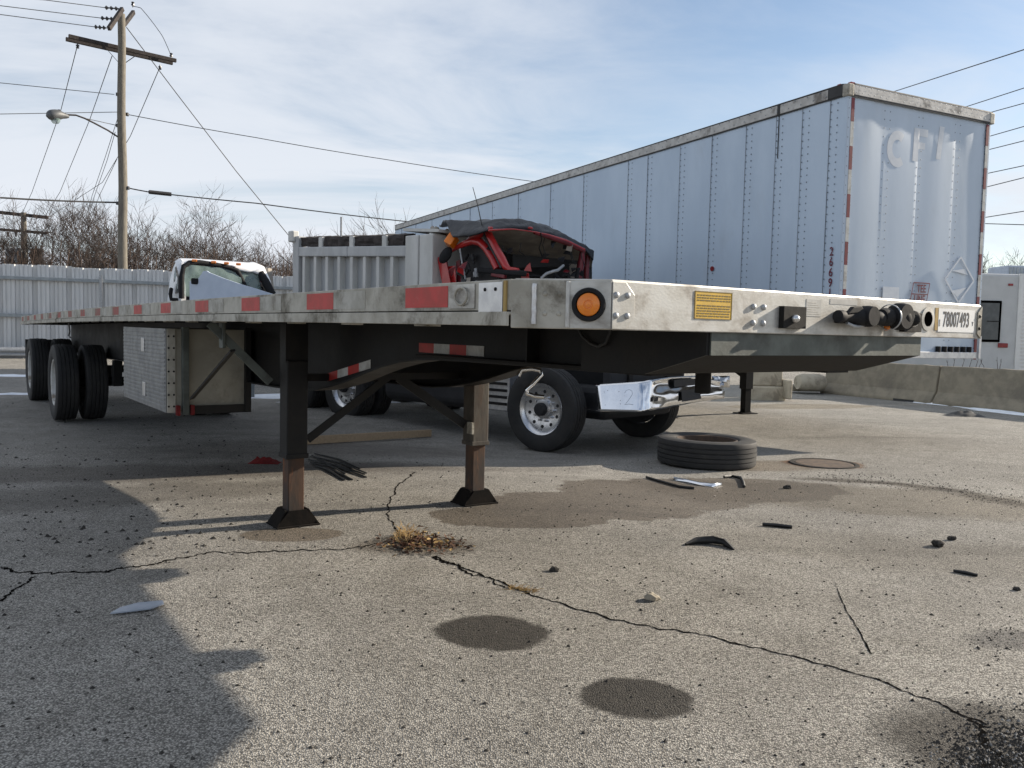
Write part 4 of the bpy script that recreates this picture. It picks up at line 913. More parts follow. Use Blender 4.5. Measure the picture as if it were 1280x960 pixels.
# dump body
DY0, DY1 = 2.02, 5.45
def dz(y): return 2.59+.045*(y-2.6)
X0 = -.10
MB().prism([(X0+.08, 2.5, 1.35), (X0+.08, DY1, 1.35), (X0+.08, DY1, dz(DY1)), (X0+.08, 2.5, dz(2.5))], (.03, 0, 0)).build('body_side', 'dump_grey', tk)
MB().prism([(2.1, 2.5, 1.35), (2.1, DY1, 1.35), (2.1, DY1, dz(DY1)), (2.1, 2.5, dz(2.5))], (.03, 0, 0)).build('body_side', 'dump_grey', tk)
for y in (2.1, DY1-.02): MB().bx(X0+.09, 2.1, y, y+.04, 1.35, dz(y)-.02).build('body_end', 'dump_white', tk)
MB().bx(X0+.09, 2.1, 2.1, DY1, 1.30, 1.36).build('body_floor', 'dump_grey', tk)
for a, b in ((2.60, 3.98), (3.99, DY1)):
    MB().prism([(X0-.04, a, dz(a)-.15), (X0-.04, b, dz(b)-.15), (X0-.04, b, dz(b)), (X0-.04, a, dz(a))], (.13, 0, 0)).build('top_rail', 'dump_grey', tk, bevel=.012)
for k in range(8):
    y = 2.93+k*.325
    MB().prism([(X0-.02, y-.035, 1.3), (X0-.02, y+.035, 1.3), (X0-.02, y+.035, dz(y)-.14), (X0-.02, y-.035, dz(y)-.14)], (.11, 0, 0)).build('side_rib', 'dump_white', tk, bevel=.006)
MB().bx(X0-.05, X0+.1, DY1-.14, DY1+.03, 1.3, dz(DY1)+.17).build('rear_post', 'dump_grey', tk, bevel=.01)
MB().bx(X0-.10, X0+.02, DY1-.05, DY1+.10, dz(DY1)+.08, dz(DY1)+.26).build('tarp_arm_pivot', 'dump_white', tk, bevel=.02)
MB().bx(X0-.04, X0+.2, 2.02, 2.30, 1.3, 2.72).build('front_post', 'dump_white', tk, bevel=.012)
MB().bx(X0-.06, X0+.1, 2.31, 2.58, 1.3, 2.72).build('front_post', 'dump_white', tk, bevel=.012)
MB().bx(X0+.0, 2.1, 2.10, 2.14, 1.3, 2.74).build('headboard', 'dump_white', tk)
MB().prism([(X0, 1.95, 2.74), (X0, 2.7, 2.80), (X0, 2.7, 2.84), (X0, 1.95, 2.78)], (2.2, 0, 0)).build('cab_shield', 'dump_white', tk)
for a, b in ((2.7, 3.98), (4.0, DY1-.1)):
    mb = MB().grid(lambda u, v, a=a, b=b: (X0+.02+.03*nz(u*9, v*3)+.2*(v > .9), a+(b-a)*u, dz(a+(b-a)*u)+.01+.17*v+.015*nz(u*14, v*2, a)), 24, 5); mb.build('side_board', 'arm_wood', tk, solid=.03)
for y in (3.1, 3.9, 4.72): MB().bx(X0-.03, X0+.03, y-.05, y+.05, dz(y)-.03, dz(y)+.15).build('board_bracket', 'dump_white', tk, bevel=.01)
MB().tube([(X0, 4.2, dz(4.2)+.15), (X0, 4.2, dz(4.2)+.45)], .016, 6).build('tarp_hook', 'galv', tk)
MB().bx(.1, 2.0, 2.8, DY1-.1, dz(4)+.02, dz(4)+.12).build('load_cover', 'tarp', tk)
# lower panels with louvres behind the front wheel
st_ = MB().bx(-.05, .35, .62, 1.25, .42, .95).build('step_box', 'alum_clean', tk, bevel=.02)
for k in range(5): MB().bx(-.064, -.051, .66, 1.22, .50+k*.085, .535+k*.085).build('step_tread', 'frame_black', st_)

# ------------------------------------------------------------------ wrecked white cab
WC = Frame(*atp(262, 400, 18.)[:2], .42, .1)
wt = thing('wrecked_white_truck', 'wrecked white truck cab with shattered windscreen and torn hood panel', 'truck', WC.o, WC.th)
def wp(x, y, d=17.4): return WC.l(atp(x, y, d))
def dd(x): return 17.2+(x-225)*.012
# side with door window
side = [(209, 378), (212, 350), (215, 336), (218, 328), (224, 323.5)]
inner = [(217, 366), (217.5, 345), (220, 333), (225, 330)]
MB().prism([wp(208, 385, 18.0), wp(212, 352, 18.0), wp(216, 335, 17.9), wp(220, 326, 17.8), wp(226, 323, 17.3), wp(229, 328, 17.25), wp(227, 336, 17.25), wp(227, 385, 17.25)], (.10, .35, 0)).build('door', 'white_paint', wt, bevel=.02)
MB().prism([wp(217, 368, 17.72), wp(217.8, 345, 17.70), wp(219.5, 334, 17.68), wp(223.5, 331, 17.34), wp(223.5, 366, 17.34)], (-.01, -.03, 0)).build('door_window', 'glass_dark', wt)
# windscreen frame
WF = [(227, 373), (227, 345), (229, 333), (237, 328.5), (250, 328), (270, 331), (287, 334.5), (296, 338), (300, 345), (306, 358)]
mb = MB(); mb.tube([wp(x, y, dd(x)) for x, y in WF], .055, 8); mb.build('windscreen_seal', 'black_plastic', wt, smooth=60)
RF = [(219, 327), (224, 323.5), (240, 323.6), (262, 325), (285, 327), (303, 328), (318, 329), (330, 334), (336, 346), (342, 366)]
RG = [(224, 345), (228, 332), (240, 328.5), (262, 329.5), (286, 334), (299, 338), (312, 341), (320, 341), (327, 341), (337, 366)]
def roofw(u, v):
    a = interp([(p[0], p[1], dd(p[0])+.25) for p in RF], u); b = interp([(p[0], p[1], dd(p[0])) for p in RG], u)
    if v < .5:
        f = v/.5; p = [b[j]+(a[j]-b[j])*f for j in range(3)]; p[2] -= .10*math.sin(f*math.pi)
    else:
        f = (v-.5)/.5; p = [a[0]-2*f, a[1]+1.5*f*f, a[2]+1.5*f]
    P = wp(*p); dnt = .06*nz(u*8, v*5, 2.)*(1 if u > .62 else .15)
    return (P[0], P[1], P[2]+dnt)
MB().grid(roofw, 50, 14).build('cab_roof', 'white_paint', wt, smooth=60, solid=.015)
for x in (243, 267, 283, 298): MB().box(wp(x, 325.7+(x-243)*.085, dd(x)-.06), (.10, .06, .05)).build('roof_lamp', 'amber', wt, bevel=.012)
MB().grid(lambda u, v: wp(228+72*u+6*v*u, 330+7*u+40*v, dd(228+72*u)-.02+.05*nz(u*7, v*5)), 16, 8).build('windscreen', 'glass', wt, smooth=40)
MB().grid(lambda u, v: wp(300+22*u+5*v, 339+1*u+26*v, dd(300+22*u)+.05), 6, 6).build('windscreen', 'glass', wt)
MB().prism([wp(228, 330, 18.6), wp(335, 335, 19.4), wp(340, 380, 19.4), wp(228, 385, 18.6)], (.1, .1, 0)).build('cab_back_wall', 'cab_inner', wt)
MB().prism([wp(232, 340, 17.9), wp(250, 340, 18.0), wp(251, 385, 18.0), wp(233, 385, 17.9)], (.2, .2, 0)).build('seat_back', 'dark_inner', wt, bevel=.05)
for k in range(10):
    x, y = random.uniform(308, 330), random.uniform(343, 362)
    MB().tube([wp(x, y, dd(x)+.1), wp(x+random.uniform(-6, 6), y+random.uniform(-4, 8), dd(x)+.05)], random.uniform(.03, .08), 7).build('broken_fitting', random.choice(['dark_inner', 'dark_red', 'galv', 'black_plastic']), wt, smooth=60)
mb = MB(); mb.tube([wp(326, 340, 18.4), wp(332, 352, 18.4), wp(340, 368, 18.4)], [.06, .09, .09], 8); mb.build('cab_pillar', 'black_plastic', wt, smooth=60)
HP = [(237, 380), (237, 352), (242, 349), (247, 350), (250, 345), (254, 339), (258, 338.5), (262, 341), (280, 348), (300, 355), (320, 361), (342, 368), (350, 380)]
mb = MB(); mb.prism([wp(x, y, 16.75-(x-237)*.007) for x, y in HP], (.03, .06, 0)); mb.build('torn_hood', 'hood_sheet', wt)
MB().box(wp(243.5, 351.5, 16.66), (.14, .05, .12)).build('hood_latch', 'black_plastic', wt, bevel=.03)
MB().tube([wp(214, 361, 17.5), wp(213, 368, 17.4), wp(214, 374, 17.4), wp(222, 375, 17.4)], .04, 8).build('mirror_arm', 'black_plastic', wt, smooth=60)
MB().prism([wp(208, 385, 18.), wp(345, 385, dd(300)), wp(345, 430, dd(300)), wp(208, 430, 18.)], (.6, 1.6, 0)).build('lower_cab', 'white_paint', wt, bevel=.05)
for x, y in ((.15, .7), (2.2, .5), (.15, 4.5), (2.2, 4.5)):
    P = WC.g(x, y, 0); wheel(wt, (x, y, gz(P[0], P[1])-.1+.505), 0, 'A', x > 1)
MB().bx(.7, 1.6, -.2, 5.4, .7, .9).build('chassis_rail', 'frame_black', wt)

# ------------------------------------------------------------------ tyre lying on the ground
LT = np.array([2.05, 8.75]); z0 = gz(*LT)
lt = thing('loose_tyre', 'worn black truck tyre on a rusty rim lying flat on the asphalt', 'tyre', (LT[0], LT[1], z0))
o = link('tyre', TYRE, lt); o.rotation_euler = (0, math.pi/2+.012, .3); o.location = (0, 0, .140)
RIMR = rim_mesh('rust_dark', -.19); r = link('rim', RIMR, lt); r.rotation_euler = (0, math.pi/2, .3); r.location = (0, 0, .145)

# ------------------------------------------------------------------ fence
FA, FBp = np.array([-15.08, 24.74]), np.array([-7.05, 28.0])
fd = (FBp-FA)/np.linalg.norm(FBp-FA); f0 = FA-fd*8; FL = 28.0
fth = math.atan2(fd[1], fd[0])
fe = thing('metal_fence', 'tall corrugated grey metal sheet fence with horizontal rails', 'fence', (f0[0], f0[1], 0), fth)
prof = []
pw = .90
def corr():
    xs = []
    for k in range(2):
        b = k*.45; xs += [(b+.0, 0), (b+.07, 0), (b+.08, .02), (b+.10, .02), (b+.11, 0), (b+.19, 0), (b+.20, .02), (b+.22, .02), (b+.23, 0), (b+.30, 0), (b+.325, .07), (b+.425, .07)]
    xs.append((.90, 0)); return xs
mb = MB(); cr = corr()
for x, y in cr: mb.v += [(x, y, 0), (x, y, 1)]
for i in range(len(cr)-1): mb.f.append((2*i, 2*i+2, 2*i+3, 2*i+1))
PM = mb.mesh('panel', 'fence_sheet')
TOPZ = 2.95
for k in range(int(FL/pw)):
    o = link('panel', PM, fe); zt_ = TOPZ+.02*math.sin(k*2.1); o.location = (k*pw, .004*(k % 2), .12); o.scale = (1, 1, zt_-.12)
for z, m in ((2.55, 'fence_rail'), (1.45, 'fence_rail')):
    MB().bx(0, FL, -.13, -.04, z-.05, z+.05).build('rail', m, fe, bevel=.008)
for k in range(9): MB().bx(3.9+k*3.4-.04, 3.9+k*3.4+.04, -.20, -.132, .1, 2.72).build('post', 'galv', fe)
gr = thing('guard_rail', 'low galvanised guard rail in front of the metal fence', 'guard rail', (f0[0]+.25, f0[1]-.55, 0), fth)
MB().sweep([(0, 0), (-.03, .04), (-.07, .07), (-.07, .11), (-.02, .155), (-.07, .20), (-.07, .24), (-.03, .27), (0, .31), (.012, .31), (.012, 0)], [((0, 0, .22), (0, 1, 0), (0, 0, 1)), ((18, 0, .22), (0, 1, 0), (0, 0, 1))]).build('beam', 'galv', gr)
for k in range(9): MB().bx(.6+k*2-.05, .6+k*2+.05, .02, .12, 0.02, .55).build('post', 'galv', gr)

# ------------------------------------------------------------------ poles and wires
P0 = atp(153.6, 300, 30.); PX, PY = P0[0], P0[1]
def plw(x, y, d): return np.array(atp(x, y, d))-np.array([PX, PY, 0])
pole = thing('utility_pole', 'tall wooden utility pole with crossarms behind the metal fence', 'pole', (PX, PY, 0))
ztop = float(atp(152, 24, 30)[2])
mb = MB(); mb.tube([(.02*math.sin(i*1.1), 0, .1+(ztop-.1)*i/14) for i in range(15)], [.175-.05*i/14 for i in range(15)], 14); mb.build('pole_shaft', 'pole_wood', pole, smooth=60)
def arm(p, q, name, wd=.11, ht=.14): return MB().bar(p, q, wd, ht).build(name, 'arm_wood', pole, bevel=.01)
aL, aR = plw(84, 47, 28.9), plw(218, 77.5, 31.2)
perp = np.cross(aR-aL, [0, 0, 1]); perp /= np.linalg.norm(perp)
for s in (-.20, .20): arm(aL+perp*s, aR+perp*s, 'crossarm', .10, .13)
arm(plw(153, 11, 29.0), plw(136, 36, 28.2), 'top_arm'); arm(plw(167, 15, 30.8), plw(155, 31, 29.9), 'top_arm')
for x, y in ((134, 62), (169, 70)): MB().bar(plw(x, y, 29.8), plw(149 if x < 150 else 156, 79, 30), .03, .012).build('arm_brace', 'arm_wood', pole)
def insul(P, s=1., d=(0, 0, 1)):
    P = Vector(P); d = Vector(d).normalized()
    return MB().tube([P, P+d*.05*s, P+d*.06*s, P+d*.10*s, P+d*.11*s, P+d*.16*s, P+d*.18*s], [.02, .02, .06, .06, .03, .06, .02], 8).build('insulator', 'ceramic', pole)
for x, y, d in ((214, 73, 31.1), (166, 9, 30.8)): insul(plw(x, y, d), 1.1)
for x, y, d in ((97, 54, 29.1), (200, 81, 30.9)): insul(plw(x, y, d), 1., (0, 0, -1))
for y, x0, x1, d in ((9.5, 131, 149, 28.9), (22.5, 126, 143, 28.6), (33.5, 118, 133, 28.3)):
    a, b = Vector(plw(x0, y, d)), Vector(plw(x1, y+1.5, d))
    mb = MB(); n = 9; mb.tube([a.lerp(b, i/n) for i in range(n+1)], [.02 if i % 3 == 0 else (.075 if i % 3 == 1 else .03) for i in range(n+1)], 8); mb.build('insulator', 'ceramic', pole)
for x, y in ((147, 118), (159, 143), (147, 157), (160, 235), (147, 254)): MB().box(plw(x, y, 29.9), (.10, .10, .12)).build('line_clamp', 'ceramic', pole, bevel=.02)
# street lamp on the pole
lampb = MB().tube([plw(148, 171.5, 29.8), plw(135, 163, 29.4), plw(118, 154, 28.9), plw(106, 148, 28.6), plw(95, 144, 28.4), plw(84, 143.5, 28.2)], .03, 8).build('lamp_arm', 'arm_wood', pole, smooth=60)
MB().tube([plw(147, 157, 29.8), plw(125, 152, 29.1), plw(107, 148, 28.6)], .012, 6).build('lamp_arm_stay', 'wire', pole)
a, b = Vector(plw(86, 146, 28.2)), Vector(plw(58, 145, 27.6)); mb = MB(); n = 10
mb.tube([a.lerp(b, i/n)+Vector((0, 0, .05*math.sin(i/n*3.1))) for i in range(n+1)], [.04, .08, .10, .12, .15, .17, .18, .18, .17, .13, .03], 12); mb.build('lamp_head', 'dark_can', pole, smooth=60)
c = a.lerp(b, .6); MB().lathe([(.15, .0), (.14, -.08), (.09, -.15), (.0005, -.17)], tuple(c-Vector((0, 0, .08))), 'Z', 14).build('lamp_bowl', 'glass', pole, smooth=60)
MB().box(plw(74, 139, 27.9), (.07, .07, .10)).build('photo_cell', 'ceramic', pole)
# second pole with transformers
Q0 = atp(30, 300, 52.); QX, QY = Q0[0], Q0[1]
def qw(x, y, d=52.): return np.array(atp(x, y, d))-np.array([QX, QY, 0])
p2 = thing('transformer_pole', 'distant wooden pole with two crossarms and transformer cans above the fence', 'pole', (QX, QY, 0))
MB().tube([(0, 0, .2), (0, 0, float(atp(30, 266, 52)[2]))], [.22, .16], 12).build('pole_shaft', 'pole_wood', p2, smooth=60)
MB().bar(qw(-24, 263), qw(60, 272), .16, .2).build('crossarm', 'arm_wood', p2); MB().bar(qw(-24, 285), qw(60, 291.5), .14, .16).build('crossarm', 'arm_wood', p2)
for x in (10, 20, 53): MB().tube([qw(x, 290), qw(x, 296)], [.09, .05], 8).build('insulator', 'ceramic', p2)
for x, m in ((15, 'grey_can'), (46, 'frame_black'), (25, 'fence_rail')):
    q = qw(x, 330, 51.4); MB().tube([q, q+np.array([0, 0, .9]), q+np.array([0, 0, .95])], [.34, .34, .2], 16).build('transformer_can', m, p2, smooth=40)
MB().bar(qw(3, 311), qw(54, 313), .12, .06).build('platform', 'dump_white', p2)

def wire(pts, r, label, group, sag=.0):
    pts = [Vector(p) for p in pts]; out = []
    for a, b in zip(pts[:-1], pts[1:]):
        n = 14
        for i in range(n):
            f = i/n; p = a.lerp(b, f); p.z -= sag*4*f*(1-f)*(b-a).length; out.append(p)
    out.append(pts[-1]); o = out[0].copy(); mb = MB(); mb.tube([p-o for p in out], r, 5)
    ob = mb.build('overhead_wire', 'wire'); ob.location = o; return tag(ob, label, 'wire', group)
def W(pp, r, label, group, sag=0.): return wire([atp(*p) for p in pp], r, label, group, sag)
g = 'wires on the insulator strings of the pole top'
for pp in (((-120, -14, 24), (57, 0, 27.5), (131, 9.5, 28.9)), ((-120, -8, 24), (0, 7, 26.5), (126, 22.5, 28.6)), ((-120, 2, 24), (0, 18, 26.5), (118, 33.5, 28.3))):
    W(pp, .013, 'thin wire tied to an insulator string at the top of the tall pole', g)
W(((-120, 92, 26), (0, 103.5, 28), (143, 118, 29.9)), .012, 'thin wire clamped to the tall pole above its street lamp', 'o1')
W(((-120, 143, 24), (0, 142.5, 27), (148, 140, 29.9)), .012, 'thin wire reaching the tall pole level with the lamp head', 'o2')
W(((159, 143, 30), (320, 172, 32), (480, 199, 34), (660, 226, 36), (900, 255, 40)), .014, 'long wire from the tall pole running behind the white box trailer', 'o3', .004)
W(((-120, 244, 24), (0, 247, 27), (146, 253, 29.9)), .030, 'thick cable strapped to the tall pole low above the fence', 'o4', .006)
W(((160, 235, 30), (186, 240, 30.3), (320, 254, 32), (500, 276, 35), (640, 290, 38)), .022, 'cable with a black splice sleeve running towards the box trailer', 'o5', .004)
W(((186, 240, 30.25), (214, 243, 30.7)), .075, 'black splice sleeve on the cable beside the tall pole', 'o5b')
W(((158, 34, 30), (220, 116, 31), (296, 215, 32.5), (372, 308, 34)), .016, 'slanting guy wire from the pole top down past the white cab', 'o6')
W(((166, 8, 30.8), (176, 10, 30.8), (203, 45, 31), (214, 70, 31.1)), .012, 'jumper wire looping from the top arm to the crossarm end', 'o7', -.03)
g = 'wires dropping from the crossarm to the distant pole'
for pp in (((97, 56, 29.1), (76, 138, 36), (40, 240, 48), (28, 266, 52)), ((140, 70, 30), (112, 150, 37), (75, 240, 48), (55, 272, 52)), ((199, 86, 31), (163, 170, 37), (128, 228, 45), (60, 272, 52))):
    W(pp, .014, 'thin wire dropping from the crossarm to the distant transformer pole', g)
g = 'slack drop wires hanging from the tall pole'
for pp in (((147, 148, 30), (132, 195, 34), (115, 245, 40), (100, 300, 50)), ((144, 165, 30), (134, 200, 34), (118, 245, 40), (102, 300, 50)), ((146, 199, 30), (135, 222, 34), (124, 245, 40), (104, 300, 50))):
    W(pp, .011, 'slack thin wire dropping from the tall pole shaft', g)
g = 'parallel wires beyond the white box trailer'
for a, b in (((1125, 112), (1280, 62)), ((1215, 131), (1280, 110)), ((1240, 140), (1280, 129)), ((1238, 170), (1280, 158)), ((1236, 187), (1280, 176)), ((1233, 217), (1280, 207)), ((1232, 234), (1280, 222)), ((1230, 272), (1280, 264)), ((1230, 279.5), (1280, 281))):
    A = np.array(atp(a[0], a[1], 30.)); B = np.array(atp(b[0], b[1], 30.-.06*(b[0]-a[0]))); d = B-A
    k0 = 300./(b[0]-a[0]); wire([A-d*k0, A, B, B+d*k0*.3], .015, 'thin overhead wire sloping up beyond the white box trailer', g)

# ------------------------------------------------------------------ bare trees
def make_tree(P, h, spread, name, label, group, seed, lean=0., depth=5, tw='twig', thin=1.):
    rnd = random.Random(seed); root = thing(name, label, 'tree', P, 0, group)
    tr, cr = MB(), MB()
    def grow(p, d, ln, r, lv):
        n = 4 if lv < 2 else 3; pts = [p]; rs = [r]; q = Vector(p); dd_ = Vector(d)
        for i in range(n):
            dd_ = (dd_+Vector((rnd.gauss(0, .13), rnd.gauss(0, .13), rnd.gauss(.05, .08)))).normalized(); q = q+dd_*(ln/n); pts.append(q.copy()); rs.append(r*(1-.55*(i+1)/n))
        (tr if lv == 0 else cr).tube(pts, rs, 7 if lv == 0 else (5 if lv == 1 else 3), caps=False)
        if lv >= depth: return
        k = rnd.randint(4, 5) if lv == 0 else (rnd.randint(3, 4) if lv < 3 else rnd.randint(2, 3))
        for j in range(k):
            f = rnd.uniform(.32 if lv else .38, 1.); i = min(int(f*n), n-1); b = pts[i].lerp(pts[i+1], f*n-i)
            ax = Vector((rnd.gauss(0, 1), rnd.gauss(0, 1), rnd.gauss(.15, .5))).normalized()
            nd = (dd_*rnd.uniform(.55, 1.0)+ax*spread*rnd.uniform(.7, 1.25)); nd.z += .10; nd.normalize()
            grow(b, nd, ln*rnd.uniform(.58, .84), max(.0125*thin, rs[i]*rnd.uniform(.45, .62)), lv+1)
        grow(pts[-1], dd_, ln*.75, rs[-1], lv+1)
    grow(Vector((0, 0, 0)), Vector((lean, 0, 1)).normalized(), h*.40, .023*h, 0)
    zm = max(v[2] for v in cr.v); s = h/zm
    for m in (tr, cr): m.v = [(x*s, y*s, z*s) for x, y, z in m.v]
    tr.build('trunk', 'bark', root, smooth=60); cr.build('crown', tw, root)
    return root
trees = [(105, 236, 41, .9, .0), (70, 258, 44, .8, .1), (30, 250, 47, .85, 0), (-15, 262, 45, .8, 0), (178, 262, 44, .8, .1), (205, 256, 46, .8, 0), (248, 236, 43, .95, 0), (275, 280, 47, .8, -.1), (318, 284, 50, .8, 0), (350, 292, 52, .8, 0), (130, 275, 46, .9, -.1), (225, 282, 41, .9, .1), (-60, 250, 46, .8, 0), (300, 300, 44, .9, 0), (395, 300, 55, .9, 0)]
def tree_label(x):
    if x < 60: return 'bare leafless tree behind the fence around the transformer pole', 'trees around the transformer pole'
    if x < 190: return 'bare leafless tree behind the fence beside the tall utility pole', 'trees beside the utility pole'
    if x < 235: return 'bare leafless tree behind the fence between the utility pole and the white cab', 'trees between pole and white cab'
    if x < 330: return 'bare leafless tree rising behind the wrecked white cab', 'trees behind the white cab'
    return 'bare leafless tree behind the fence beside the dump truck body', 'trees beside the dump body'
for i, (x, y, d, sp_, ln) in enumerate(trees):
    T = atp(x, y, d); z = gz(T[0], T[1]); make_tree((T[0], T[1], z-.05), (float(T[2])-z)*1.13, sp_, 'bare_tree', *tree_label(x), 30+i, ln, 5, 'twig', d/44)
# thin saplings over the box trailer and behind the camper
for x, y, d, n in ((535, 237, 48, 0), (520, 252, 50, 1)):
    T = atp(x, y, d); make_tree((T[0], T[1], .2), float(T[2])-.2, .5, 'bare_tree', 'thin bare sapling top showing over the far end of the box trailer', 'saplings behind the box trailer', 80+n, .05, 4, 'twig', 1.1)
for x, y, d, n in ((1234, 312, 46, 0), (1272, 322, 50, 1), (1300, 305, 48, 2)):
    T = atp(x, y, d); make_tree((T[0], T[1], .1), float(T[2])-.1, .8, 'bare_tree', 'small bare tree standing beyond the camper', 'bare trees beyond the camper', 90+n, 0, 5, 'twig', 1.)
# brush: a mass of thin stems behind the fence
rb = random.Random(5); mb = MB()
for k in range(550):
    x = rb.uniform(-40, 390); d = rb.uniform(36, 58); top = 322+rb.gauss(0, 11)+(6 if x > 280 else 0)
    T = atp(x, top, d); b = Vector((T[0]+rb.gauss(0, .5), T[1], .2)); e = Vector((T[0], T[1], max(1.5, T[2])))
    m = b.lerp(e, .55)+Vector((rb.gauss(0, .25), rb.gauss(0, .25), 0))
    mb.tube([b, m, e], [.022, .016, .009], 3, caps=False)
    for j in range(3):
        f = rb.uniform(.4, 1); p = m.lerp(e, f); mb.tube([p, p+Vector((rb.gauss(0, .4), rb.gauss(0, .3), rb.uniform(.1, .7)))], [.009, .005], 3, caps=False)
tag(mb.build('brush', 'brush'), 'brown leafless brush growing thickly behind the fence', 'brush', kind='stuff')

# ------------------------------------------------------------------ right side: barriers, blocks, camper
BR, BL = G(1278, 515), G(1036, 491)
bd = (BL-BR)/np.linalg.norm(BL-BR); bth = math.atan2(bd[1], bd[0])
bprof = [(-.30, 0), (-.30, .075), (-.17, .26), (-.085, .80), (.085, .80), (.17, .26), (.30, .075), (.30, 0)]
tot = np.linalg.norm((BL-BR)[:2]); segl = 3.0
names = ['weathered concrete barrier with its end beside the stacked blocks', 'weathered concrete barrier between two others in front of the camper', 'weathered concrete barrier farthest along from the stacked blocks']
for k in range(3):
    s1 = tot-k*(segl+.03); s0 = s1-segl; P = BR+bd*s0; z = -.012
    ob = thing('concrete_barrier', names[k], 'barrier', (P[0], P[1], z), bth, 'concrete barriers along the yard edge')
    n = 14; mb = MB()
    mb.sweep(bprof, [((segl*i/n, .012*nz(i*.9, k*5), .012*nz(i*.7, k*3, 4)), (0, 1, 0), (0, 0, 1)) for i in range(n+1)]); mb.build('barrier_body', 'concrete', ob, bevel=.025)
    MB().bx(.4, .9, -.318, .318, .0, .06).build('foot_slot', 'dark_inner', ob)
    ck = MB(); zz = .1; x = 1.0+k*.6; pts = []
    while zz < .8: pts.append((x, -.302+ (zz-.075)*.7 if zz < .26 else -.17+(zz-.26)*.157-.004, zz)); zz += .05; x += random.uniform(-.05, .06)
    ck.tube([(p[0], p[1]+.002, p[2]) for p in pts], .007, 4); ck.build('crack', 'crack', ob)
# stacked concrete blocks
def block(px0, px1, pyb, pyt, d, depth, label, grp=None, m='concrete_pale'):
    a = np.array(atp(px0, pyb, d)); b = np.array(atp(px1, pyb, d)); h = float(atp(px0, pyt, d)[2]-a[2]); L = np.linalg.norm(b-a)
    ob = MB().box((L/2, depth/2, h/2), (L, depth, h)).build('concrete_block', m, bevel=.035, seg=3); ob.location = tuple(a); ob.rotation_euler = (0, 0, math.atan2(b[1]-a[1], b[0]-a[0])+.05)
    return tag(ob, label, 'block', grp)
block(937, 983, 501.5, 482.5, 17.2, .55, 'lower pale concrete block of the stack behind the trailer leg')
block(934, 979, 482.3, 462, 17.22, .5, 'upper pale concrete block of the stack behind the trailer leg')
block(984, 990.5, 499, 475, 17.0, .5, 'narrow pale concrete block standing beside the stacked blocks')
block(990, 1033, 489, 481.5, 19.6, .4, 'low rubble slab lying beside the end of the barrier', None, 'concrete')
a = np.array(atp(1013, 478, 19.5)); tk2 = MB().lathe([(.0005, -.34), (.16, -.33), (.20, -.2), (.20, .2), (.16, .33), (.0005, .34)], (0, 0, 0), 'X', 18).build('gas_cylinder', 'concrete_pale', smooth=60); tk2.location = tuple(a); tk2.rotation_euler = (0, 0, .2)
tag(tk2, 'short pale cylinder lying on the rubble slab', 'cylinder')
# camper
RVo = atp(1271, 440, 20.6); rz = .02
RV = Frame(RVo[0], RVo[1], rz)
rv_ = thing('camper_trailer', 'white camper trailer standing behind the concrete barriers', 'camper', (RVo[0], RVo[1], 0), rz)
RH = float(atp(1271, 343, 20.6)[2])
MB().bx(-4.6, 0, 0, 2.5, .55, RH).build('camper_body', 'rv_skin', rv_, bevel=.06)
k = 0; z = .58
while z < RH-.05: MB().prism([(.0, .02, z), (.022, .02, z+.02), (.022, .02, z+.065), (.0, .02, z+.085)], (0, 2.4, 0)).build('siding_rib', 'rv_white', rv_); z += .09
mb = MB(); z = .58
while z < RH-.05: mb.prism([(.006, -.02, z), (1.8, -.02, z), (1.8, -.02, z+.06), (.006, -.02, z+.06)], (0, .03, 0)); z += .09
MB().bx(.0, 1.9, .0, 2.4, .55, RH-.02).build('slide_out', 'rv_white', rv_, bevel=.03)
z = .62
while z < RH-.08: MB().bx(.02, 1.88, -.022, -.001, z, z+.055).build('siding_rib', 'rv_white', rv_, bevel=.008); z += .09
def rp(x, y): return RV.px(x, y, Y=0)
a, b = rp(1213, 427), rp(1252, 376)
mb = MB().bx(a[0], b[0], -.03, .005, a[2], b[2]); win = mb.build('window', 'void', rv_, bevel=.015, seg=3)
MB().bx(a[0]+.06, b[0]-.06, -.034, -.031, a[2]+.06, b[2]-.06).build('pane', 'rv_glass', win)
MB().bx((a[0]+b[0])/2-.0, b[0]-.05, -.04, -.035, (a[2]+b[2])/2-.01, (a[2]+b[2])/2+.012).build('window_bar', 'black_plastic', win)
a = rp(1253, 432); MB().bx(a[0]-.12, a[0]+.12, -.04, 0, a[2]-.05, a[2]+.06).build('tail_lamp', 'red_lens', rv_, bevel=.015)
a = rp(1263, 356); MB().bx(a[0]-.06, a[0]+.06, -.03, 0, a[2]-.025, a[2]+.03).build('marker_lamp', 'red_lens', rv_, bevel=.012)
MB().bx(-.05, .06, -.03, .02, .55, RH+.01).build('corner_trim', 'rv_white', rv_)
ac = MB().bx(.25, 1.5, 1.0, 1.9, RH, RH+.30).build('roof_unit', 'ac_blue', rv_, bevel=.06, seg=3)
for k in range(12): MB().bx(.30+k*.095, .36+k*.095, .985, .999, RH+.05, RH+.25).build('roof_unit_slat', 'frame_rail' if False else 'fence_rail', ac)
MB().bx(-1.0, -.7, .4, .9, RH, RH+.09).build('roof_vent', 'frame_black', rv_, bevel=.03)
for x in (-1.2, -.2): wheel(rv_, (x, .25, .47), math.pi/2, None); wheel(rv_, (x, 2.2, .47), math.pi/2, None)
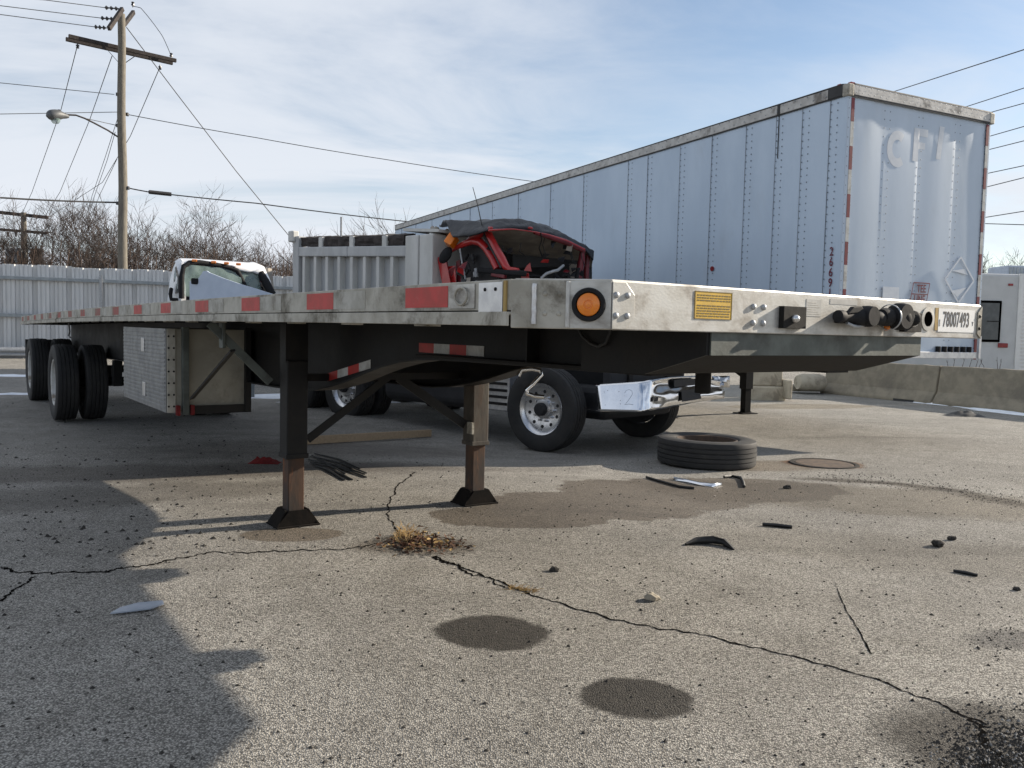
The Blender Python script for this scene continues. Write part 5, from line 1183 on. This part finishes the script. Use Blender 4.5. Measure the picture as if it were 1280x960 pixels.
# dry weeds along the barrier
mb = MB(); rw = random.Random(9)
for x in (1185, 1203, 1220, 1224, 1230, 1247, 1250, 1192, 1212):
    p = Vector(atp(x, 458, 18.9)); q = p+Vector((rw.gauss(0, .05), 0, rw.uniform(.12, .26))); m = p.lerp(q, .5)+Vector((rw.gauss(0, .03), 0, 0))
    b0 = Vector((p.x, p.y, 0)); mb.tube([b0, p, m, q], [.006, .006, .004, .003], 4)
    for j in range(1): mb.tube([m, m+Vector((rw.gauss(0, .03), 0, rw.uniform(.03, .10)))], .003, 4)
tag(mb.build('weeds', 'bark'), 'thin dry weed stalks between the barrier and the camper', 'weeds', kind='stuff')

# ------------------------------------------------------------------ snow
mb = MB(); rs = random.Random(3)
def snow(x, y, rx, ry, ang=0., h=.03):
    P = G(x, y); n = 20; rings = 4; o = len(mb.v); ph = rs.random()*50
    mb.v.append((P[0], P[1], P[2]+h))
    for r in range(1, rings+1):
        for j in range(n):
            a = 2*math.pi*j/n; k = (r/rings)*(1+.55*nz(math.cos(a)*1.5+ph, math.sin(a)*1.5, ph)); ex, ey = rx*k*math.cos(a), ry*k*math.sin(a)
            X = P[0]+ex*math.cos(ang)-ey*math.sin(ang); Y = P[1]+ex*math.sin(ang)+ey*math.cos(ang)
            mb.v.append((X, Y, gz(X, Y)+(h*(1-(r/rings)**2)*(1+.6*nz(X*6, Y*6)) if r < rings else -.004)))
    for j in range(n): mb.f.append((o, o+1+j, o+1+(j+1) % n))
    for r in range(rings-1):
        for j in range(n): a = o+1+r*n+j; b = o+1+r*n+(j+1) % n; mb.f.append((a, a+n, b+n, b))
for x, y, rx, ry, an in ((1145, 503, .5, .10, bth), (1170, 505.5, .5, .09, bth), (1205, 509, .45, .08, bth), (1240, 513.5, .7, .10, bth), (1272, 518, .8, .16, bth), (1190, 507, .25, .08, bth),
                         (400, 494, 1.4, .25, .3), (440, 499, 1.1, .16, .3), (470, 503, .6, .10, .3), (355, 496, .8, .2, .3), (330, 497, .6, .2, .2), (20, 470, 1.2, .25, .2), (25, 493, .5, .12, .3), (385, 502, .5, .08, .4)):
    snow(x, y, rx, ry, an)
tag(mb.build('snow', 'snow', smooth=60), 'thin patches of old snow on the asphalt and along the barrier', 'snow', kind='stuff')

# ------------------------------------------------------------------ litter on the asphalt
def strip_obj(name, pts, r, m, label, cat, grp=None, flat=1., n=6):
    P = [Vector(G(x, y)) for x, y in pts]; o = P[0].copy(); mb = MB()
    rs_ = r if isinstance(r, list) else [r]*len(P)
    mb.tube([p-o+Vector((0, 0, rs_[i]*flat)) for i, p in enumerate(P)], rs_, n)
    ob = mb.build(name, m, smooth=60); ob.location = o
    if flat != 1.:
        for v in ob.data.vertices: v.co.z = v.co.z*flat
    return tag(ob, label, cat, grp)
g = 'black rubber strips piled behind the near landing leg'
for k in range(7):
    x0, y0 = 382+random.uniform(-4, 12), 567+k*2.8+random.uniform(-1, 1); x1, y1 = 446+random.uniform(-22, 20), 588+k*2.2+random.uniform(-3, 3)
    strip_obj('rubber_strip', [(x0, y0), ((x0+x1)/2+random.uniform(-4, 4), (y0+y1)/2-1.5), (x1, y1)], [.006, .010, .007], 'black_rubber', 'black rubber strip in the heap behind the landing leg', 'strip', g)
P = G(331, 579); mb = MB().grid(lambda u, v: ((u-.5)*.28, (v-.5)*.13, .004+.045*max(0, math.sin(u*3.14)*math.sin(v*3.14))*(1+1.2*nz(u*6, v*6, 3))), 16, 10); o = mb.build('red_rag', 'red_cloth', smooth=70, solid=.004); o.location = tuple(P); tag(o, 'crumpled red rag on the shaded asphalt beside the landing leg', 'rag')
a, b = Vector(G(384, 556)), Vector(G(538, 546)); mb = MB(); mb.bar((0, 0, .05), tuple(b-a+Vector((0, 0, .05))), .04, .09); o = mb.build('wood_board', 'board', bevel=.004); o.location = a; tag(o, 'long wooden board lying on edge under the flatbed', 'board')
P = Vector(G(855, 606)); mb = MB()
L = [Vector(G(x, y))-P for x, y in ((842, 600), (858, 603), (875, 607), (890, 608.5), (902, 607))]
mb.sweep([(-.035, .0), (-.03, .02), (0, .03), (.03, .015), (.035, .0)], [(p, (.25, .95, 0), (0, 0, 1)) for p in L]); o = mb.build('chrome_trim', 'chrome', smooth=60); o.location = P; tag(o, 'bent strip of chrome trim beside the loose tyre', 'trim')
strip_obj('rubber_hose', [(808, 598), (825, 603), (850, 610), (868, 612)], .012, 'black_rubber', 'thin black hose lying under the chrome trim', 'hose')
strip_obj('bent_rod', [(905, 598), (915, 597), (926, 599), (929, 605), (930, 610)], .014, 'black_rubber', 'short bent black rod near the loose tyre', 'rod')
strip_obj('rubber_scrap', [(857, 682), (870, 680), (890, 680), (905, 682), (917, 688)], [.008, .022, .026, .022, .006], 'black_rubber', 'curled scrap of black tyre rubber with a pointed end', 'scrap')
strip_obj('black_bar', [(953, 657.5), (970, 659), (990, 661)], [.012, .014, .012], 'black_rubber', 'short straight black bar on the open asphalt', 'bar')
strip_obj('flat_bar', [(1192, 715), (1207, 718), (1222, 721)], [.008, .010, .008], 'black_rubber', 'thin dark stick lying among loose stones', 'stick')
for x, y, s, l in ((815, 750, .028, 'pale stone casting a shadow above the long crack'), (1172, 683, .035, 'dark lump of asphalt beside a smaller black scrap'), (1190, 675, .022, 'small flat black scrap beside the asphalt lump'), (1271, 738, .016, 'lone dark pebble beside the thin dark stick'), (984, 611, .03, 'dark clod on the damp ground near the rusty ring'), (692, 714, .02, 'dark flat chip of asphalt between the weeds and the crack')):
    P = G(x, y); mb = MB(); n = 10
    for i in range(6):
        for j in range(n):
            th, ph = math.pi*i/5, 2*math.pi*j/n; v = Vector((math.sin(th)*math.cos(ph)*1.3, math.sin(th)*math.sin(ph), math.cos(th)*.75)); v *= 1+.5*nz(v.x*1.3+x, v.y*1.3, v.z*1.3); mb.v.append(tuple(v*s))
    for i in range(5):
        for j in range(n): mb.f.append((i*n+j, i*n+(j+1) % n, (i+1)*n+(j+1) % n, (i+1)*n+j))
    o = mb.build('stone', 'concrete_pale' if 'pale' in l else 'gravel'); o.location = (P[0], P[1], P[2]+s*.45); tag(o, l, 'stone')
P = Vector(G(1205, 520)); mb = MB().grid(lambda u, v: ((u-.5)*.7, (v-.5)*.3, .08*math.sin(u*3.14)*math.sin(v*3.14)*(1+.8*nz(u*5, v*5))), 12, 8); o = mb.build('rubber_flap', 'black_rubber', smooth=60); o.location = P; tag(o, 'dark lump of rubber lying near the barrier', 'scrap')
# thin ice sheet
P = Vector(G(170, 762)); pl_ = [Vector(G(x, y))-P for x, y in ((138, 770), (150, 763), (172, 757), (203, 754), (205, 758), (188, 764), (165, 767))]
mb = MB(); mb.prism([p+Vector((0, 0, .008)) for p in pl_], (0, 0, .006)); o = mb.build('plastic_sheet', 'ice'); o.location = P; tag(o, 'torn piece of clear plastic sheet catching the sky on the asphalt', 'sheet')
# manhole-like rusty ring
P = G(1030, 580); mr = thing('drain_cover', 'rusty round drain cover sunk in the asphalt', 'drain', (P[0], P[1], P[2]))
MB().lathe([(.36, .0), (.35, .012), (.31, .012), (.30, .004)], (0, 0, 0), 'Z', 36).build('rim_ring', 'gravel', mr); MB().lathe([(.30, .004), (.29, .010), (.0005, .012)], (0, 0, 0), 'Z', 36).build('cover_plate', 'rust_dark', mr)
# leaves and dry grass in the crack
mb = MB(); ml = MB(); rl = random.Random(12)
for k in range(520):
    x = 522+rl.gauss(4, 24); y = 680+rl.gauss(0, 6.)+abs(x-522)*.03; P = Vector(G(x, y)); s = rl.uniform(.008, .022)
    a = Vector((rl.gauss(0, 1), rl.gauss(0, 1), rl.gauss(0, .35))).normalized(); b = a.cross(Vector((rl.gauss(0, .4), rl.gauss(0, .4), 1))).normalized(); P.z += rl.uniform(.006, .03)*math.exp(-((x-525)/26)**2)+.004
    (ml if rl.random() < .85 else mb).add([P-a*s, P+b*s*.5+Vector((0, 0, .004)), P+a*s, P-b*s*.5], [(0, 1, 2, 3)])
for k in range(110):
    x = 508+rl.gauss(0, 8); y = 672+rl.gauss(0, 4); P = Vector(G(x, y)); d = Vector((rl.gauss(0, .5), rl.gauss(0, .5), rl.uniform(.4, 1.2)))
    mb.tube([P, P+d*.035, P+d*.05+Vector((rl.gauss(0, .015), rl.gauss(0, .015), 0))], [.0022, .0016, .0006], 3, caps=False)
for k in range(90):
    x = rl.uniform(636, 668); P = Vector(G(x, 735+(x-636)*.12+rl.gauss(0, 1.5))); d = Vector((rl.gauss(0, .8), rl.gauss(0, .5), rl.uniform(.1, .6))); mb.tube([P, P+d*.03], [.0016, .0006], 3, caps=False)
tag(ml.build('fallen_leaves', 'leaf'), 'clump of brown fallen leaves caught where the cracks meet', 'leaves', kind='stuff')
tag(mb.build('dry_grass', 'straw'), 'tuft of dry straw-coloured grass growing where the cracks meet', 'grass', kind='stuff')
# loose gravel: pebbles scattered over the yard, denser along the crack and in the broken corner
def pebbles(name, m, items, label):
    mb = MB(); rp_ = random.Random(4)
    for (x, y, s) in items:
        z = gz(x, y); o = len(mb.v); a0 = rp_.random()*6
        for j in range(5): a = a0+j*1.2566; k = s*rp_.uniform(.6, 1.2); mb.v.append((x+k*math.cos(a), y+k*math.sin(a), z-.002+s*.15))
        mb.v.append((x+rp_.uniform(-.3, .3)*s, y, z+s*rp_.uniform(.5, 1.)))
        for j in range(5): mb.f.append((o+j, o+(j+1) % 5, o+5))
    return tag(mb.build(name, m), label, 'gravel', kind='stuff')
it, ip = [], []; rg_ = random.Random(8)
for k in range(2600):
    d = rg_.uniform(1.8, 9)**1.0; x = rg_.uniform(-.62, .62)*d; it.append((x, d, rg_.choice((.003, .004, .005, .007, .010))))
for k in range(650):
    f = rg_.random(); x = 1010+270*f+rg_.gauss(0, 14); y = 597+34*f*f+rg_.gauss(0, 4.5); P = G(x, y); it.append((P[0], P[1], rg_.uniform(.003, .010)))
for k in range(1700):
    x = 1285-abs(rg_.gauss(0, 60)); y = 962-abs(rg_.gauss(0, 34)); 
    if (1290-x)+(965-y)*1.4 > 200: continue
    P = G(x, y); (ip if rg_.random() < .12 else it).append((P[0], P[1], rg_.uniform(.002, .008)))
for k in range(110):
    x, y = 1255+rg_.gauss(0, 22), 795+rg_.gauss(0, 10); P = G(x, y); it.append((P[0], P[1], rg_.uniform(.002, .006)))
for k in range(260):
    x, y = rg_.uniform(0, 300), rg_.uniform(500, 700); P = G(x, y); it.append((P[0], P[1], rg_.uniform(.006, .02)))
for k in range(160):
    x, y = rg_.uniform(0, 1280), rg_.uniform(700, 960); P = G(x, y); ip.append((P[0], P[1], rg_.uniform(.002, .006)))
pebbles('gravel', 'gravel', it, 'loose dark gravel scattered over the asphalt'); pebbles('pale_gravel', 'gravel_pale', ip, 'scattered pale pebbles on the asphalt')
